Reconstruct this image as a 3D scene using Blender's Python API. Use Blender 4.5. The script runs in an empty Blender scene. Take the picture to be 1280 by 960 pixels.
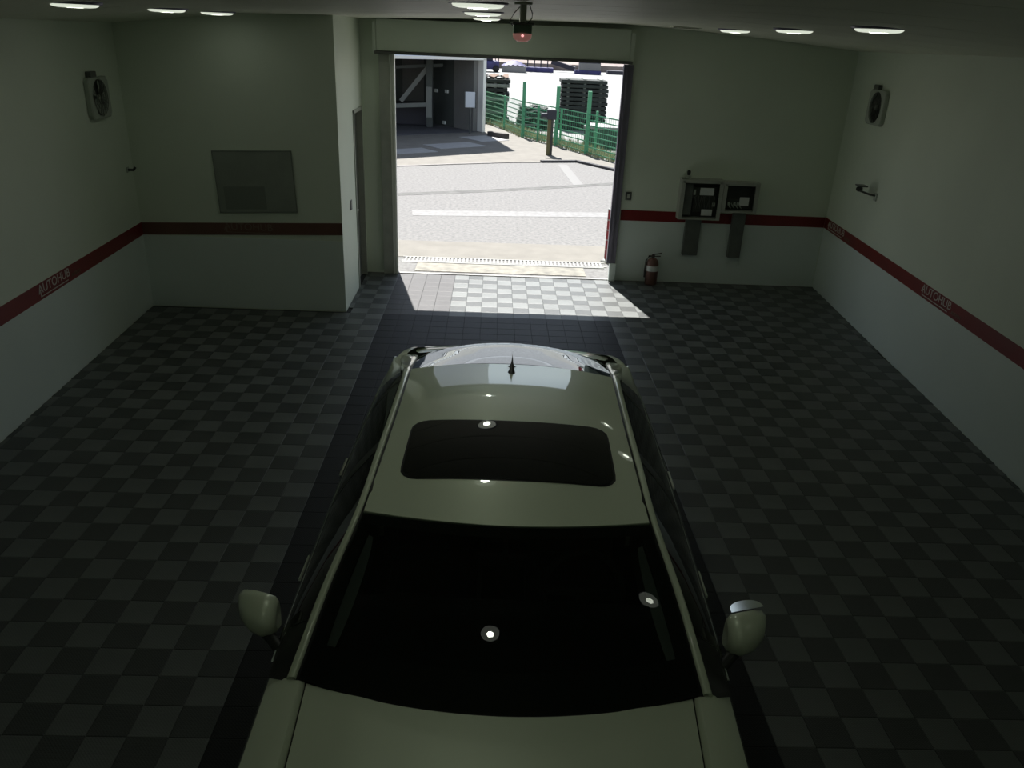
import bpy, bmesh, math, random
import numpy as np
from mathutils import Matrix, Vector
random.seed(7)
SC = bpy.context.scene
COL = SC.collection

# ------------------------------------------------------------------ camera
CAM_H = 3.2
cam_data = bpy.data.cameras.new('security_camera')
cam_data.sensor_width = 36.0
cam_data.lens = 990.0 / 1280.0 * 36.0
cam_data.clip_start = 0.05
cam_data.clip_end = 600.0
cam = bpy.data.objects.new('security_camera', cam_data)
COL.objects.link(cam)
SC.camera = cam
_d = Vector(((622 - 640) / 990.0, (42 - 480) / 990.0, 1.0)).normalized()
_e = Vector((1.0, 0.03, -(_d.x + 0.03 * _d.y) / _d.z)).normalized()
_u = _d.cross(_e)
if _u.y > 0:
    _u = -_u
# rows are world X, Y, Z written in image axes (x right, y down, z forward)
_rows = (_e, _d, _u)
cam.matrix_world = Matrix([[r.x, -r.y, -r.z, t] for r, t in zip(_rows, (0.0, 0.0, CAM_H))] + [[0, 0, 0, 1]])

# ------------------------------------------------------------------ world, sun, exposure
world = bpy.data.worlds.new('sky')
SC.world = world
world.use_nodes = True
wn = world.node_tree.nodes
wl = world.node_tree.links
wn.clear()
wo = wn.new('ShaderNodeOutputWorld')
wb = wn.new('ShaderNodeBackground')
ws = wn.new('ShaderNodeTexSky')
ws.sky_type = 'NISHITA'
ws.sun_disc = False
ws.sun_elevation = math.radians(58.6)
ws.dust_density = 0.2
ws.ozone_density = 3.0
ws.air_density = 1.2
ws.sun_rotation = math.radians(-13.0)
wb.inputs['Strength'].default_value = 0.17
wh = wn.new('ShaderNodeHueSaturation')   # sky desaturated so shade and interior turn less blue
wh.inputs['Saturation'].default_value = 0.55
wl.new(ws.outputs['Color'], wh.inputs['Color'])
wl.new(wh.outputs['Color'], wb.inputs['Color'])
wl.new(wb.outputs['Background'], wo.inputs['Surface'])

sun_data = bpy.data.lights.new('sun', 'SUN')
sun_data.energy = 13.3
sun_data.angle = math.radians(0.6)
sun_data.color = (1.0, 0.97, 0.93)
sun = bpy.data.objects.new('sun', sun_data)
COL.objects.link(sun)
sun.rotation_euler = Vector((0.137, -0.60, -1.0)).to_track_quat('-Z', 'Y').to_euler()

SC.view_settings.view_transform = 'Standard'
SC.view_settings.look = 'None'
SC.view_settings.exposure = 0.0
SC.view_settings.gamma = 1.0
SC.view_settings.use_curve_mapping = False
SC.cycles.max_bounces = 10
SC.cycles.diffuse_bounces = 5
SC.cycles.glossy_bounces = 4
SC.cycles.transparent_max_bounces = 12
SC.cycles.sample_clamp_indirect = 8.0
SC.cycles.caustics_reflective = False
SC.cycles.caustics_refractive = False
LAMP_GLOW = 48.0       # centre row
LAMP_GLOW_SIDE = 10.0  # side rows burn weaker
LAMP_RING = 0.7
LAMP_TINT = (0.93, 1.0, 0.84)

# ------------------------------------------------------------------ materials
def mat(name, color=(0.5, 0.5, 0.5), rough=0.6, metal=0.0, spec=0.5, coat=0.0, coat_rough=0.03,
        noise=None, bump=None, emit=None, mottle=None):
    """mottle=(scale, amount): brightness variation.  bump=(scale, strength)."""
    m = bpy.data.materials.new(name)
    m.use_nodes = True
    nt = m.node_tree
    b = nt.nodes['Principled BSDF']
    b.inputs['Base Color'].default_value = (*color, 1)
    b.inputs['Roughness'].default_value = rough
    b.inputs['Metallic'].default_value = metal
    b.inputs['Specular IOR Level'].default_value = spec
    b.inputs['Coat Weight'].default_value = coat
    b.inputs['Coat Roughness'].default_value = coat_rough
    tc = nt.nodes.new('ShaderNodeTexCoord')
    if mottle:
        n = nt.nodes.new('ShaderNodeTexNoise')
        n.inputs['Scale'].default_value = mottle[0]
        n.inputs['Detail'].default_value = 6
        nt.links.new(tc.outputs['Object'], n.inputs['Vector'])
        r = nt.nodes.new('ShaderNodeValToRGB')
        a = mottle[1]
        r.color_ramp.elements[0].position = 0.3
        r.color_ramp.elements[1].position = 0.7
        r.color_ramp.elements[0].color = (*[c * (1 - a) for c in color], 1)
        r.color_ramp.elements[1].color = (*[min(1, c * (1 + a)) for c in color], 1)
        nt.links.new(n.outputs['Fac'], r.inputs['Fac'])
        nt.links.new(r.outputs['Color'], b.inputs['Base Color'])
    if bump:
        n2 = nt.nodes.new('ShaderNodeTexNoise')
        n2.inputs['Scale'].default_value = bump[0]
        nt.links.new(tc.outputs['Object'], n2.inputs['Vector'])
        bp = nt.nodes.new('ShaderNodeBump')
        bp.inputs['Strength'].default_value = bump[1]
        bp.inputs['Distance'].default_value = 0.01
        nt.links.new(n2.outputs['Fac'], bp.inputs['Height'])
        nt.links.new(bp.outputs['Normal'], b.inputs['Normal'])
    if emit:
        b.inputs['Emission Color'].default_value = (*emit[0], 1)
        b.inputs['Emission Strength'].default_value = emit[1]
    return m

def tile_mat(name, color, rough, spec=0.5):
    """Plastic floor tile with fine diagonal ribs as relief."""
    m = mat(name, color, rough, spec=spec, mottle=(2.2, 0.16))
    nt = m.node_tree
    b = nt.nodes['Principled BSDF']
    geo = nt.nodes.new('ShaderNodeNewGeometry')
    outs = []
    for a in (math.radians(45), math.radians(-45)):
        mp = nt.nodes.new('ShaderNodeMapping')
        mp.inputs['Rotation'].default_value = (0, 0, a)
        w = nt.nodes.new('ShaderNodeTexWave')
        w.inputs['Scale'].default_value = 26.0
        nt.links.new(geo.outputs['Position'], mp.inputs['Vector'])
        nt.links.new(mp.outputs['Vector'], w.inputs['Vector'])
        outs.append(w.outputs['Fac'])
    mx = nt.nodes.new('ShaderNodeMath')
    mx.operation = 'MAXIMUM'
    nt.links.new(outs[0], mx.inputs[0])
    nt.links.new(outs[1], mx.inputs[1])
    bp = nt.nodes.new('ShaderNodeBump')
    bp.inputs['Strength'].default_value = 0.35
    bp.inputs['Distance'].default_value = 0.003
    nt.links.new(mx.outputs[0], bp.inputs['Height'])
    nt.links.new(bp.outputs['Normal'], b.inputs['Normal'])
    return m

def glass_mat(name, tint, refl_rough=0.0, ior=1.5, refl=(1, 1, 1)):
    """Tinted window glass: mirror reflection by fresnel over tinted see-through."""
    m = bpy.data.materials.new(name)
    m.use_nodes = True
    nt = m.node_tree
    nt.nodes.clear()
    o = nt.nodes.new('ShaderNodeOutputMaterial')
    mix = nt.nodes.new('ShaderNodeMixShader')
    fr = nt.nodes.new('ShaderNodeFresnel')
    fr.inputs['IOR'].default_value = ior
    tr = nt.nodes.new('ShaderNodeBsdfTransparent')
    tr.inputs['Color'].default_value = (*tint, 1)
    gl = nt.nodes.new('ShaderNodeBsdfGlossy')
    gl.inputs['Roughness'].default_value = refl_rough
    gl.inputs['Color'].default_value = (*refl, 1)
    nt.links.new(fr.outputs[0], mix.inputs['Fac'])
    nt.links.new(tr.outputs[0], mix.inputs[1])
    nt.links.new(gl.outputs[0], mix.inputs[2])
    nt.links.new(mix.outputs[0], o.inputs['Surface'])
    return m

M = {}
M['wall'] = mat('painted_wall', (0.74, 0.81, 0.69), 0.55, mottle=(0.9, 0.04), bump=(40, 0.05))
M['wall_low'] = mat('glossy_lower_wall', (0.75, 0.83, 0.79), 0.4, mottle=(0.9, 0.03))
M['ceiling'] = mat('ceiling_panel', (0.76, 0.78, 0.66), 0.5, mottle=(1.5, 0.04))
M['red'] = mat('red_band', (0.20, 0.016, 0.014), 0.45, mottle=(3, 0.1))
M['brown'] = mat('faded_band', (0.16, 0.075, 0.055), 0.5, mottle=(3, 0.1))
M['letter'] = mat('white_lettering', (0.62, 0.60, 0.56), 0.6)
M['letter_dim'] = mat('dull_lettering', (0.22, 0.16, 0.12), 0.6)
M['board'] = mat('grey_board', (0.30, 0.33, 0.29), 0.45, mottle=(4, 0.08))
M['board_dark'] = mat('dark_panel', (0.22, 0.245, 0.215), 0.5)
M['tile_light'] = tile_mat('grey_floor_tile', (0.135, 0.144, 0.139), 0.42)
M['tile_dark'] = tile_mat('black_floor_tile', (0.056, 0.061, 0.059), 0.42)
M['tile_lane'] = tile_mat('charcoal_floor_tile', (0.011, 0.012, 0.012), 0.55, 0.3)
M['tile_lane_lit'] = tile_mat('sunlit_lane_tile', (0.062, 0.061, 0.061), 0.5, 0.4)  # lane tile lightened for the rows where the sun patch falls
M['slab'] = mat('floor_slab', (0.02, 0.02, 0.02), 0.8)
M['jamb'] = mat('door_jamb', (0.20, 0.185, 0.24), 0.4, mottle=(5, 0.1))
M['rail'] = mat('aluminium_rail', (0.88, 0.9, 0.84), 0.35, metal=0.1)
M['shutter'] = mat('shutter_housing', (0.62, 0.69, 0.60), 0.45, mottle=(2, 0.05))
M['door'] = mat('grey_door', (0.14, 0.15, 0.13), 0.5)
M['white_plastic'] = mat('white_plastic', (0.42, 0.46, 0.40), 0.4)
M['grey_plastic'] = mat('grey_plastic', (0.10, 0.105, 0.095), 0.4)
M['dark'] = mat('dark_plastic', (0.02, 0.022, 0.02), 0.4)
M['fan_dark'] = mat('fan_blade', (0.045, 0.05, 0.04), 0.45)
M['cab'] = mat('steel_cabinet', (0.40, 0.42, 0.37), 0.45, mottle=(8, 0.08))
M['cab_in'] = mat('cabinet_inside', (0.05, 0.056, 0.05), 0.6)
M['paper'] = mat('white_paper_label', (0.75, 0.78, 0.76), 0.6)
M['duct'] = mat('grey_duct', (0.13, 0.145, 0.13), 0.5, mottle=(6, 0.15))
M['ext'] = mat('extinguisher_red', (0.17, 0.085, 0.07), 0.4)
M['ext_top'] = mat('extinguisher_dark', (0.05, 0.045, 0.04), 0.5)
M['lamp_body'] = mat('lamp_rim', (0.30, 0.28, 0.42), 0.4)
M['lamp'] = mat('lamp_core', (0.9, 0.9, 0.9), 0.4, emit=((LAMP_TINT), LAMP_GLOW))
M['lamp_side'] = mat('lamp_core_side', (0.9, 0.9, 0.9), 0.4, emit=((LAMP_TINT), LAMP_GLOW_SIDE))
M['lamp_ring'] = mat('lamp_diffuser', (0.9, 0.9, 0.9), 0.4, emit=((LAMP_TINT), LAMP_RING))
M['beacon_red'] = mat('beacon_red', (0.6, 0.25, 0.22), 0.25, emit=((1.0, 0.45, 0.38), 0.13))
M['beacon_led'] = mat('beacon_led', (1, 0.6, 0.6), 0.3, emit=((1.0, 0.45, 0.45), 1.2))
M['beacon_box'] = mat('beacon_box', (0.10, 0.19, 0.13), 0.4)
M['pipe'] = mat('grey_pipe', (0.5, 0.52, 0.45), 0.4, metal=0.1)
M['asphalt'] = mat('sunlit_paving', (0.138, 0.136, 0.133), 0.85, mottle=(16, 0.26), bump=(60, 0.4))
M['apron'] = mat('concrete_apron', (0.155, 0.146, 0.128), 0.85, mottle=(3, 0.12), bump=(40, 0.2))
M['yard'] = mat('yard_concrete', (0.21, 0.215, 0.21), 0.85, mottle=(0.6, 0.08))
M['dirt'] = mat('pinkish_dirt', (0.20, 0.165, 0.15), 0.95, mottle=(0.9, 0.35), bump=(3, 0.6))
M['line'] = mat('white_road_paint', (0.158, 0.158, 0.156), 0.7, mottle=(9, 0.2))
M['asphalt_pale'] = mat('pale_paving', (0.165, 0.165, 0.162), 0.8)
M['crack'] = mat('tar_seam', (0.075, 0.075, 0.072), 0.8, mottle=(4, 0.35))
M['kerb'] = mat('kerb_stone', (0.19, 0.18, 0.17), 0.85, mottle=(5, 0.15))
M['sheet_pale'] = mat('pale_ground_sheet', (0.30, 0.30, 0.30), 0.6, mottle=(5, 0.1))
M['seam_dark'] = mat('dark_kerb_gap', (0.035, 0.035, 0.04), 0.8)
M['grate'] = mat('drain_bar', (0.24, 0.24, 0.23), 0.5, metal=0.2)
M['plate'] = mat('worn_steel_plate', (0.16, 0.15, 0.12), 0.5, metal=0.2, mottle=(7, 0.4))
M['pole_red'] = mat('reflective_red', (0.17, 0.012, 0.02), 0.4)
M['pole_white'] = mat('reflective_white', (0.2, 0.2, 0.2), 0.4)
M['gwall'] = mat('warehouse_cladding', (0.20, 0.20, 0.20), 0.6, mottle=(1, 0.08))
M['gpale'] = mat('pale_blue_cladding', (0.74, 0.78, 0.86), 0.5, mottle=(1, 0.04))  # unseen upper facade coloured pale to brighten the rear window's reflection
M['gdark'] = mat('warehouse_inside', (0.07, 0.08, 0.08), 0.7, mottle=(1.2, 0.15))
M['gframe'] = mat('white_steel_frame', (0.8, 0.8, 0.78), 0.5)
M['gfloor'] = mat('warehouse_floor', (0.10, 0.10, 0.11), 0.7, mottle=(1.5, 0.25))
M['gbeam'] = mat('grey_steel_beam', (0.20, 0.215, 0.21), 0.5)
M['sign'] = mat('pale_sign_panel', (0.62, 0.66, 0.74), 0.5)
M['fence'] = mat('green_fence_paint', (0.07, 0.30, 0.16), 0.5)
M['post_yellow'] = mat('ochre_post', (0.10, 0.085, 0.03), 0.5)
M['slab_dark'] = mat('dark_stacked_slab', (0.018, 0.024, 0.021), 0.8, mottle=(3, 0.4))
M['slab_pale'] = mat('pale_spacer', (0.20, 0.22, 0.20), 0.8, mottle=(3, 0.3))
M['slab_brown'] = mat('rusty_slab', (0.11, 0.06, 0.035), 0.8, mottle=(4, 0.3))
M['tarp'] = mat('blue_tarp', (0.03, 0.03, 0.12), 0.6, mottle=(2, 0.4))
M['bin_green'] = mat('green_container', (0.03, 0.075, 0.05), 0.6, mottle=(3, 0.3))
M['bin_lid'] = mat('white_container_top', (0.22, 0.22, 0.22), 0.6)
M['far_dark'] = mat('dark_machine', (0.02, 0.02, 0.035), 0.6)
M['far_pale'] = mat('pale_block', (0.17, 0.17, 0.17), 0.7)
M['grass'] = mat('sunlit_grass', (0.34, 0.36, 0.22), 0.9, mottle=(3, 0.35))
M['timber'] = mat('weathered_timber', (0.06, 0.055, 0.05), 0.8)
# car
M['paint'] = mat('silver_grey_paint', (0.74, 0.81, 0.63), 0.40, metal=0.2, spec=0.5, coat=1.0, coat_rough=0.02)
M['paint_dark'] = mat('car_shadow_gap', (0.004, 0.004, 0.004), 0.5)
M['chrome'] = mat('bright_trim', (0.6, 0.62, 0.58), 0.12, metal=1.0)
M['tyre'] = mat('tyre_rubber', (0.012, 0.012, 0.012), 0.7)
M['rim'] = mat('alloy_rim', (0.4, 0.4, 0.4), 0.3, metal=0.9)
M['glass'] = glass_mat('windscreen_glass', (0.42, 0.47, 0.44))
M['glass_side'] = glass_mat('side_glass', (0.03, 0.035, 0.032))
M['glass_rear'] = glass_mat('rear_glass', (0.03, 0.035, 0.04), ior=2.6, refl=(0.84, 0.92, 1.0))  # bluish cast of the reflection is put into the gloss colour
M['sunroof'] = mat('sunroof_glass', (0.003, 0.004, 0.004), 0.02, spec=0.5)
M['mirror'] = mat('mirror_glass', (0.85, 0.87, 0.88), 0.03, metal=1.0)
M['cabin'] = mat('cabin_black', (0.012, 0.014, 0.013), 0.6)
M['cabin_grey'] = mat('cabin_grey_trim', (0.8, 0.85, 0.8), 0.7)
M['light_lens'] = mat('lamp_lens', (0.5, 0.5, 0.5), 0.1, spec=0.8, coat=1.0)
M['tail_lens'] = mat('red_lens', (0.3, 0.01, 0.01), 0.15, coat=1.0)

# ------------------------------------------------------------------ mesh helpers
class MB:
    def __init__(s):
        s.v = []; s.f = []; s.sm = []
    def add(s, vs, fs, smooth=False):
        o = len(s.v)
        s.v += [tuple(map(float, p)) for p in vs]
        s.f += [tuple(i + o for i in f) for f in fs]
        s.sm += [smooth] * len(fs)
        return s
    def box(s, x0, x1, y0, y1, z0, z1):
        vs = [(x, y, z) for z in (z0, z1) for y in (y0, y1) for x in (x0, x1)]
        return s.add(vs, [(0, 2, 3, 1), (4, 5, 7, 6), (0, 1, 5, 4), (2, 6, 7, 3), (0, 4, 6, 2), (1, 3, 7, 5)])
    def bbox(s, x0, x1, y0, y1, z0, z1, c=0.01):
        """box with chamfered edges"""
        bm = bmesh.new()
        bmesh.ops.create_cube(bm, size=1.0)
        for v in bm.verts:
            v.co = Vector(((x0 + x1) / 2 + v.co.x * (x1 - x0), (y0 + y1) / 2 + v.co.y * (y1 - y0), (z0 + z1) / 2 + v.co.z * (z1 - z0)))
        bmesh.ops.bevel(bm, geom=bm.edges[:], offset=c, segments=2, affect='EDGES', profile=0.5)
        bm.verts.index_update()
        s.add([v.co for v in bm.verts], [[v.index for v in f.verts] for f in bm.faces])
        bm.free()
        return s
    def bar(s, a, b, w, h=None):
        """square bar from a to b"""
        a = Vector(a); b = Vector(b); h = h or w
        d = (b - a).normalized()
        up = Vector((0, 0, 1)) if abs(d.z) < 0.95 else Vector((0, 1, 0))
        r = d.cross(up).normalized(); u = r.cross(d)
        vs = [p + r * i * w / 2 + u * j * h / 2 for p in (a, b) for (i, j) in ((-1, -1), (1, -1), (1, 1), (-1, 1))]
        return s.add(vs, [(0, 3, 2, 1), (4, 5, 6, 7), (0, 1, 5, 4), (1, 2, 6, 5), (2, 3, 7, 6), (3, 0, 4, 7)])
    def tube(s, pts, r, n=12, caps=True):
        pts = [Vector(p) for p in pts]
        rs = r if isinstance(r, (list, tuple)) else [r] * len(pts)
        rings = []
        ref = None
        for i, p in enumerate(pts):
            d = (pts[min(i + 1, len(pts) - 1)] - pts[max(i - 1, 0)]).normalized()
            if ref is None or abs(ref.dot(d)) > 0.95:
                ref = Vector((0, 0, 1)) if abs(d.z) < 0.9 else Vector((1, 0, 0))
            a = d.cross(ref).normalized(); b2 = d.cross(a)
            rings.append([p + (a * math.cos(t) + b2 * math.sin(t)) * rs[i] for t in [2 * math.pi * k / n for k in range(n)]])
        vs = [q for ring in rings for q in ring]
        fs = []
        for i in range(len(pts) - 1):
            for k in range(n):
                fs.append((i * n + k, i * n + (k + 1) % n, (i + 1) * n + (k + 1) % n, (i + 1) * n + k))
        s.add(vs, fs, True)
        if caps:
            s.add(rings[0], [tuple(range(n))[::-1]])
            s.add(rings[-1], [tuple(range(n))])
        return s
    def lathe(s, prof, n=24, c=(0, 0, 0), axis='z', smooth=True):
        """prof: list of (r, h)"""
        vs = []
        for (r, h) in prof:
            for k in range(n):
                t = 2 * math.pi * k / n
                p = {'z': (r * math.cos(t), r * math.sin(t), h), 'x': (h, r * math.cos(t), r * math.sin(t)),
                     'y': (r * math.sin(t), h, r * math.cos(t))}[axis]
                vs.append((c[0] + p[0], c[1] + p[1], c[2] + p[2]))
        fs = []
        for i in range(len(prof) - 1):
            for k in range(n):
                fs.append((i * n + k, i * n + (k + 1) % n, (i + 1) * n + (k + 1) % n, (i + 1) * n + k))
        s.add(vs, fs, smooth)
        return s
    def prism(s, poly, z0, z1):
        n = len(poly)
        vs = [(x, y, z0) for x, y in poly] + [(x, y, z1) for x, y in poly]
        return s.add(vs, [tuple(range(n))[::-1], tuple(range(n, 2 * n))] + [(i, (i + 1) % n, n + (i + 1) % n, n + i) for i in range(n)])
    def grid(s, rows, smooth=True, flip=False, closed=False):
        nr = len(rows); nc = len(rows[0])
        vs = [p for r in rows for p in r]
        fs = []
        for i in range(nr - 1):
            for k in range(nc - 1 + (1 if closed else 0)):
                q = (i * nc + k, i * nc + (k + 1) % nc, (i + 1) * nc + (k + 1) % nc, (i + 1) * nc + k)
                fs.append(q[::-1] if flip else q)
        return s.add(vs, fs, smooth)

def build(name, mb, material, parent=None, loc=None):
    me = bpy.data.meshes.new(name)
    me.from_pydata(mb.v, [], mb.f)
    me.polygons.foreach_set('use_smooth', mb.sm)
    me.materials.append(material if not isinstance(material, str) else M[material])
    bm = bmesh.new(); bm.from_mesh(me)
    bmesh.ops.recalc_face_normals(bm, faces=bm.faces[:])
    bm.to_mesh(me); bm.free()
    o = bpy.data.objects.new(name, me)
    COL.objects.link(o)
    if loc: o.location = loc
    if parent: o.parent = parent
    return o

def tag(o, label=None, cat=None, group=None, kind=None):
    if label: o['label'] = label
    if cat: o['category'] = cat
    if group: o['group'] = group
    if kind: o['kind'] = kind
    return o

def thing(name, label, cat, loc=(0, 0, 0), rotz=0.0, group=None):
    o = bpy.data.objects.new(name, None)
    o.empty_display_size = 0.1
    COL.objects.link(o)
    o.location = loc
    o.rotation_euler = (0, 0, rotz)
    return tag(o, label, cat, group)

def dup(o, loc, rotz, label=None, group=None, scale=None):
    c = o.copy(); COL.objects.link(c)
    c.location = loc; c.rotation_euler = (0, 0, rotz)
    if scale: c.scale = scale
    if label: c['label'] = label
    if group: c['group'] = group
    for ch in list(o.children):
        d = ch.copy(); COL.objects.link(d); d.parent = c
        for g in list(ch.children):
            e = g.copy(); COL.objects.link(e); e.parent = d
    return c

def struct(name, mb, m, label=None, parent=None):
    o = build(name, mb, m, parent)
    if parent is None:
        tag(o, label, 'building part', None, 'structure')
    return o

def text_mesh(name, body, size, material, parent, matrix, extrude=0.002, xscale=1.0):
    cu = bpy.data.curves.new(name, 'FONT')
    cu.body = body; cu.size = size; cu.extrude = extrude
    cu.align_x = 'CENTER'; cu.align_y = 'CENTER'
    tmp = bpy.data.objects.new(name + '_tmp', cu)
    me = bpy.data.meshes.new_from_object(tmp)
    bpy.data.objects.remove(tmp)
    me.materials.clear(); me.materials.append(M[material])
    me.name = name
    for v in me.vertices:
        v.co.x *= xscale
        v.co = matrix @ v.co
    o = bpy.data.objects.new(name, me)
    COL.objects.link(o)
    o.parent = parent
    return o

# ------------------------------------------------------------------ room shell
# plan: left wall and right wall splay a little; y = into the picture
LA, LB = (-3.62, -1.2), (-4.105, 9.32)          # left wall line
RA, RB = (3.91, -1.2), (4.715, 11.15)            # right wall line
YB = 11.1; YP = 9.32; XP = -1.76
DX0, DX1, DTOP = -1.33, 1.72, 2.93
CX = [-4.5, -3.7, -2.85, -1.6, 0.0, 1.6, 2.5, 3.6, 5.0]
CZ = [3.10, 3.185, 3.285, 3.315, 3.365, 3.372, 3.338, 3.265, 3.15]
def ceil_z(x):
    return float(np.interp(x, CX, CZ))

def lx(y): return LA[0] + (LB[0] - LA[0]) * (y - LA[1]) / (LB[1] - LA[1])
def rx(y): return RA[0] + (RB[0] - RA[0]) * (y - RA[1]) / (RB[1] - RA[1])
HW = 3.6
w = MB().prism([(LA[0], LA[1]), (lx(9.46), 9.46), (LB[0] - 0.2, 9.46), (LA[0] - 0.2, LA[1])], -0.1, HW)
wall_left = struct('wall_left', w, 'wall', 'left plain pale green grey wall carrying the red band')
w = MB().prism([RA, (rx(11.3), 11.3), (rx(11.3) + 0.2, 11.3), (RA[0] + 0.2, RA[1])], -0.1, HW)
wall_right = struct('wall_right', w, 'wall', 'right pale grey wall with red lettered band')
w = MB().box(XP, DX0, YB, YB + 0.10, -0.1, HW)
w.box(DX1, 4.95, YB, YB + 0.10, -0.1, HW).box(DX0, DX1, YB, YB + 0.10, DTOP, HW)
wall_back = struct('wall_back', w, 'wall', 'end wall around the open vehicle doorway')
w = MB().box(LB[0] - 0.1, XP, YP, YP + 0.14, -0.1, HW)
wall_part = struct('wall_partition', w, 'wall', 'partition wall left of the doorway carrying a grey board')
w = MB().box(XP - 0.14, XP, YP + 0.14, 10.32, -0.1, HW).box(XP - 0.14, XP, 11.0, YB + 0.22, -0.1, HW).box(XP - 0.14, XP, 10.32, 11.0, 2.26, HW)
wall_ret = struct('wall_return', w, 'wall', 'narrow return wall with a dark side doorway')
w = MB().box(-3.9, 4.15, -1.4, -1.2, -0.1, HW)
struct('wall_front', w, 'wall', 'plain wall behind the camera')
# lower part of the walls is a smoother pale dado below the band
def wall_strip(a, b, z0, z1, t, inward):
    """thin strip along plan line a-b proud of the wall; inward = unit normal into the room"""
    n = Vector(inward)
    a0 = Vector(a); b0 = Vector(b)
    return [(a0.x, a0.y), (b0.x, b0.y), (b0.x + n.x * t, b0.y + n.y * t), (a0.x + n.x * t, a0.y + n.y * t)]
nl = Vector((LB[1] - LA[1], -(LB[0] - LA[0]))).normalized()
nr = Vector((-(RB[1] - RA[1]), RB[0] - RA[0])).normalized()
Z0, Z1 = 0.87, 1.015
def band(parent, a, b, n, m='red', z0=Z0, z1=Z1, t=0.006):
    s = build('band', MB().prism(wall_strip(a, b, 0, 0, t, n), z0, z1), m, parent)
    return s
def dado(parent, a, b, n):
    return build('dado_panel', MB().prism(wall_strip(a, b, 0, 0, 0.003, n), 0.0, Z0), 'wall_low', parent)
bl = band(wall_left, LA, LB, nl)
br = band(wall_right, RA, RB, nr)
dado(wall_left, LA, LB, nl); dado(wall_right, RA, RB, nr)
bb = band(wall_back, (1.80, YB), (4.7, YB), (0, -1))
dado(wall_back, (1.80, YB), (4.7, YB), (0, -1))
bp_ = build('band', MB().grid([[(LB[0], YP, z0), (XP, YP, z0 + 0.075)] if y == 0 else [(LB[0], YP - 0.006, z0), (XP, YP - 0.006, z0 + 0.075)] for y, z0 in ((0, 0.87), (1, 0.87), (1, 1.012), (0, 1.012))], False), 'brown', wall_part)
tag(bp_, 'faded brownish stretch of band')
dado(wall_part, (LB[0], YP), (XP, YP), (0, -1))

def wall_text(band_obj, p, z, direction, normal, big=0.115, m='letter', small=True, length=0.55):
    """AUTOHUB outline logo with underline; p = plan point of the text centre"""
    d = Vector((direction[0], direction[1], 0)).normalized(); n = Vector((normal[0], normal[1], 0)).normalized()
    o = Vector((p[0], p[1], z)) + n * 0.0065
    mt = Matrix(((d.x, 0, n.x, o.x), (d.y, 0, n.y, o.y), (0, 1, 0, o.z), (0, 0, 0, 1)))
    mt2 = mt @ Matrix.Translation((0, 0.015, 0))
    text_mesh('lettering', 'AUTOHUB', big, m, band_obj, mt2, xscale=length / (big * 4.05))
    u = MB()
    L = length / 2
    for (x0, x1, y0, y1) in ((-L - 0.02, L, -0.052, -0.044), (-L - 0.02, -L - 0.008, -0.052, 0.0)):
        c = [mt @ Vector((x, y, zz)) for zz in (0, 0.002) for y in (y0, y1) for x in (x0, x1)]
        u.add(c, [(0, 2, 3, 1), (4, 5, 7, 6), (0, 1, 5, 4), (2, 6, 7, 3), (0, 4, 6, 2), (1, 3, 7, 5)])
    build('underline', u, m, band_obj)
    if small:
        mt3 = mt @ Matrix.Translation((L + 0.17, -0.028, 0))
        text_mesh('small_lettering', 'AUTECH', 0.048, 'letter_dim', band_obj, mt3)
dl = (LB[0] - LA[0], LB[1] - LA[1]); dr_ = (RA[0] - RB[0], RA[1] - RB[1])
wall_text(bl, (lx(7.10), 7.10), 0.945, dl, nl, length=0.52)
wall_text(br, (rx(10.62), 10.62), 0.945, dr_, nr, length=0.56)
wall_text(br, (rx(7.55), 7.55), 0.945, dr_, nr, length=0.56)
wall_text(bp_, (-2.86, YP), 0.985, (1, 0), (0, -1), m='letter_dim', small=False, length=0.48)

# ceiling of long sheets with open joints, sagging towards both side walls
ceil = struct('ceiling', MB().grid([[(x, y, ceil_z(x) + 0.05) for x in CX] for y in (-1.4, 11.35)] , False)
              .grid([[(x, y, ceil_z(x) + 0.25) for x in CX] for y in (-1.4, 11.35)], False), 'dark', 'ceiling of long pale panels')
yy = -1.38
while yy < 11.0:
    y1 = min(yy + 0.915, 11.09)
    rows = []
    for (y, dz) in ((yy, 0.045), (yy, 0.004), (yy + 0.006, 0.0), (y1 - 0.012, 0.0), (y1 - 0.006, 0.004), (y1 - 0.006, 0.045)):
        xs = [x for x in CX]
        rows.append([(x, y, ceil_z(x) + dz) for x in xs])
    build('ceiling_panel', MB().grid(rows, False), 'ceiling', ceil)
    yy = y1 + 0.0
# floor slab
floor = struct('floor', MB().prism([(-3.75, -1.3), (4.05, -1.3), (rx(11.1), 11.1), (DX1, 11.1), (DX1, 11.06), (DX0, 11.06), (DX0, 11.1), (-1.9, 11.1), (-1.9, 9.4), (-4.12, 9.4)], -0.12, -0.012),
               'slab', 'garage floor of interlocking square plastic tiles')

# ------------------------------------------------------------------ floor tiles (0.2 m)
S = 0.2
def tile_geo(x0, x1, y0, y1):
    g = 0.0012; c = 0.004
    X0, X1, Y0, Y1 = x0 + g, x1 - g, y0 + g, y1 - g
    vs = [(X0, Y0, -0.012), (X1, Y0, -0.012), (X1, Y1, -0.012), (X0, Y1, -0.012),
          (X0, Y0, -0.0012), (X1, Y0, -0.0012), (X1, Y1, -0.0012), (X0, Y1, -0.0012),
          (X0 + c, Y0 + c, 0), (X1 - c, Y0 + c, 0), (X1 - c, Y1 - c, 0), (X0 + c, Y1 - c, 0)]
    fs = [(0, 1, 5, 4), (1, 2, 6, 5), (2, 3, 7, 6), (3, 0, 4, 7), (4, 5, 9, 8), (5, 6, 10, 9), (6, 7, 11, 10), (7, 4, 8, 11), (8, 9, 10, 11)]
    return vs, fs
YT0 = 11.06          # rows counted from the door sill inwards
OX = -0.5            # a column joint
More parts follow.
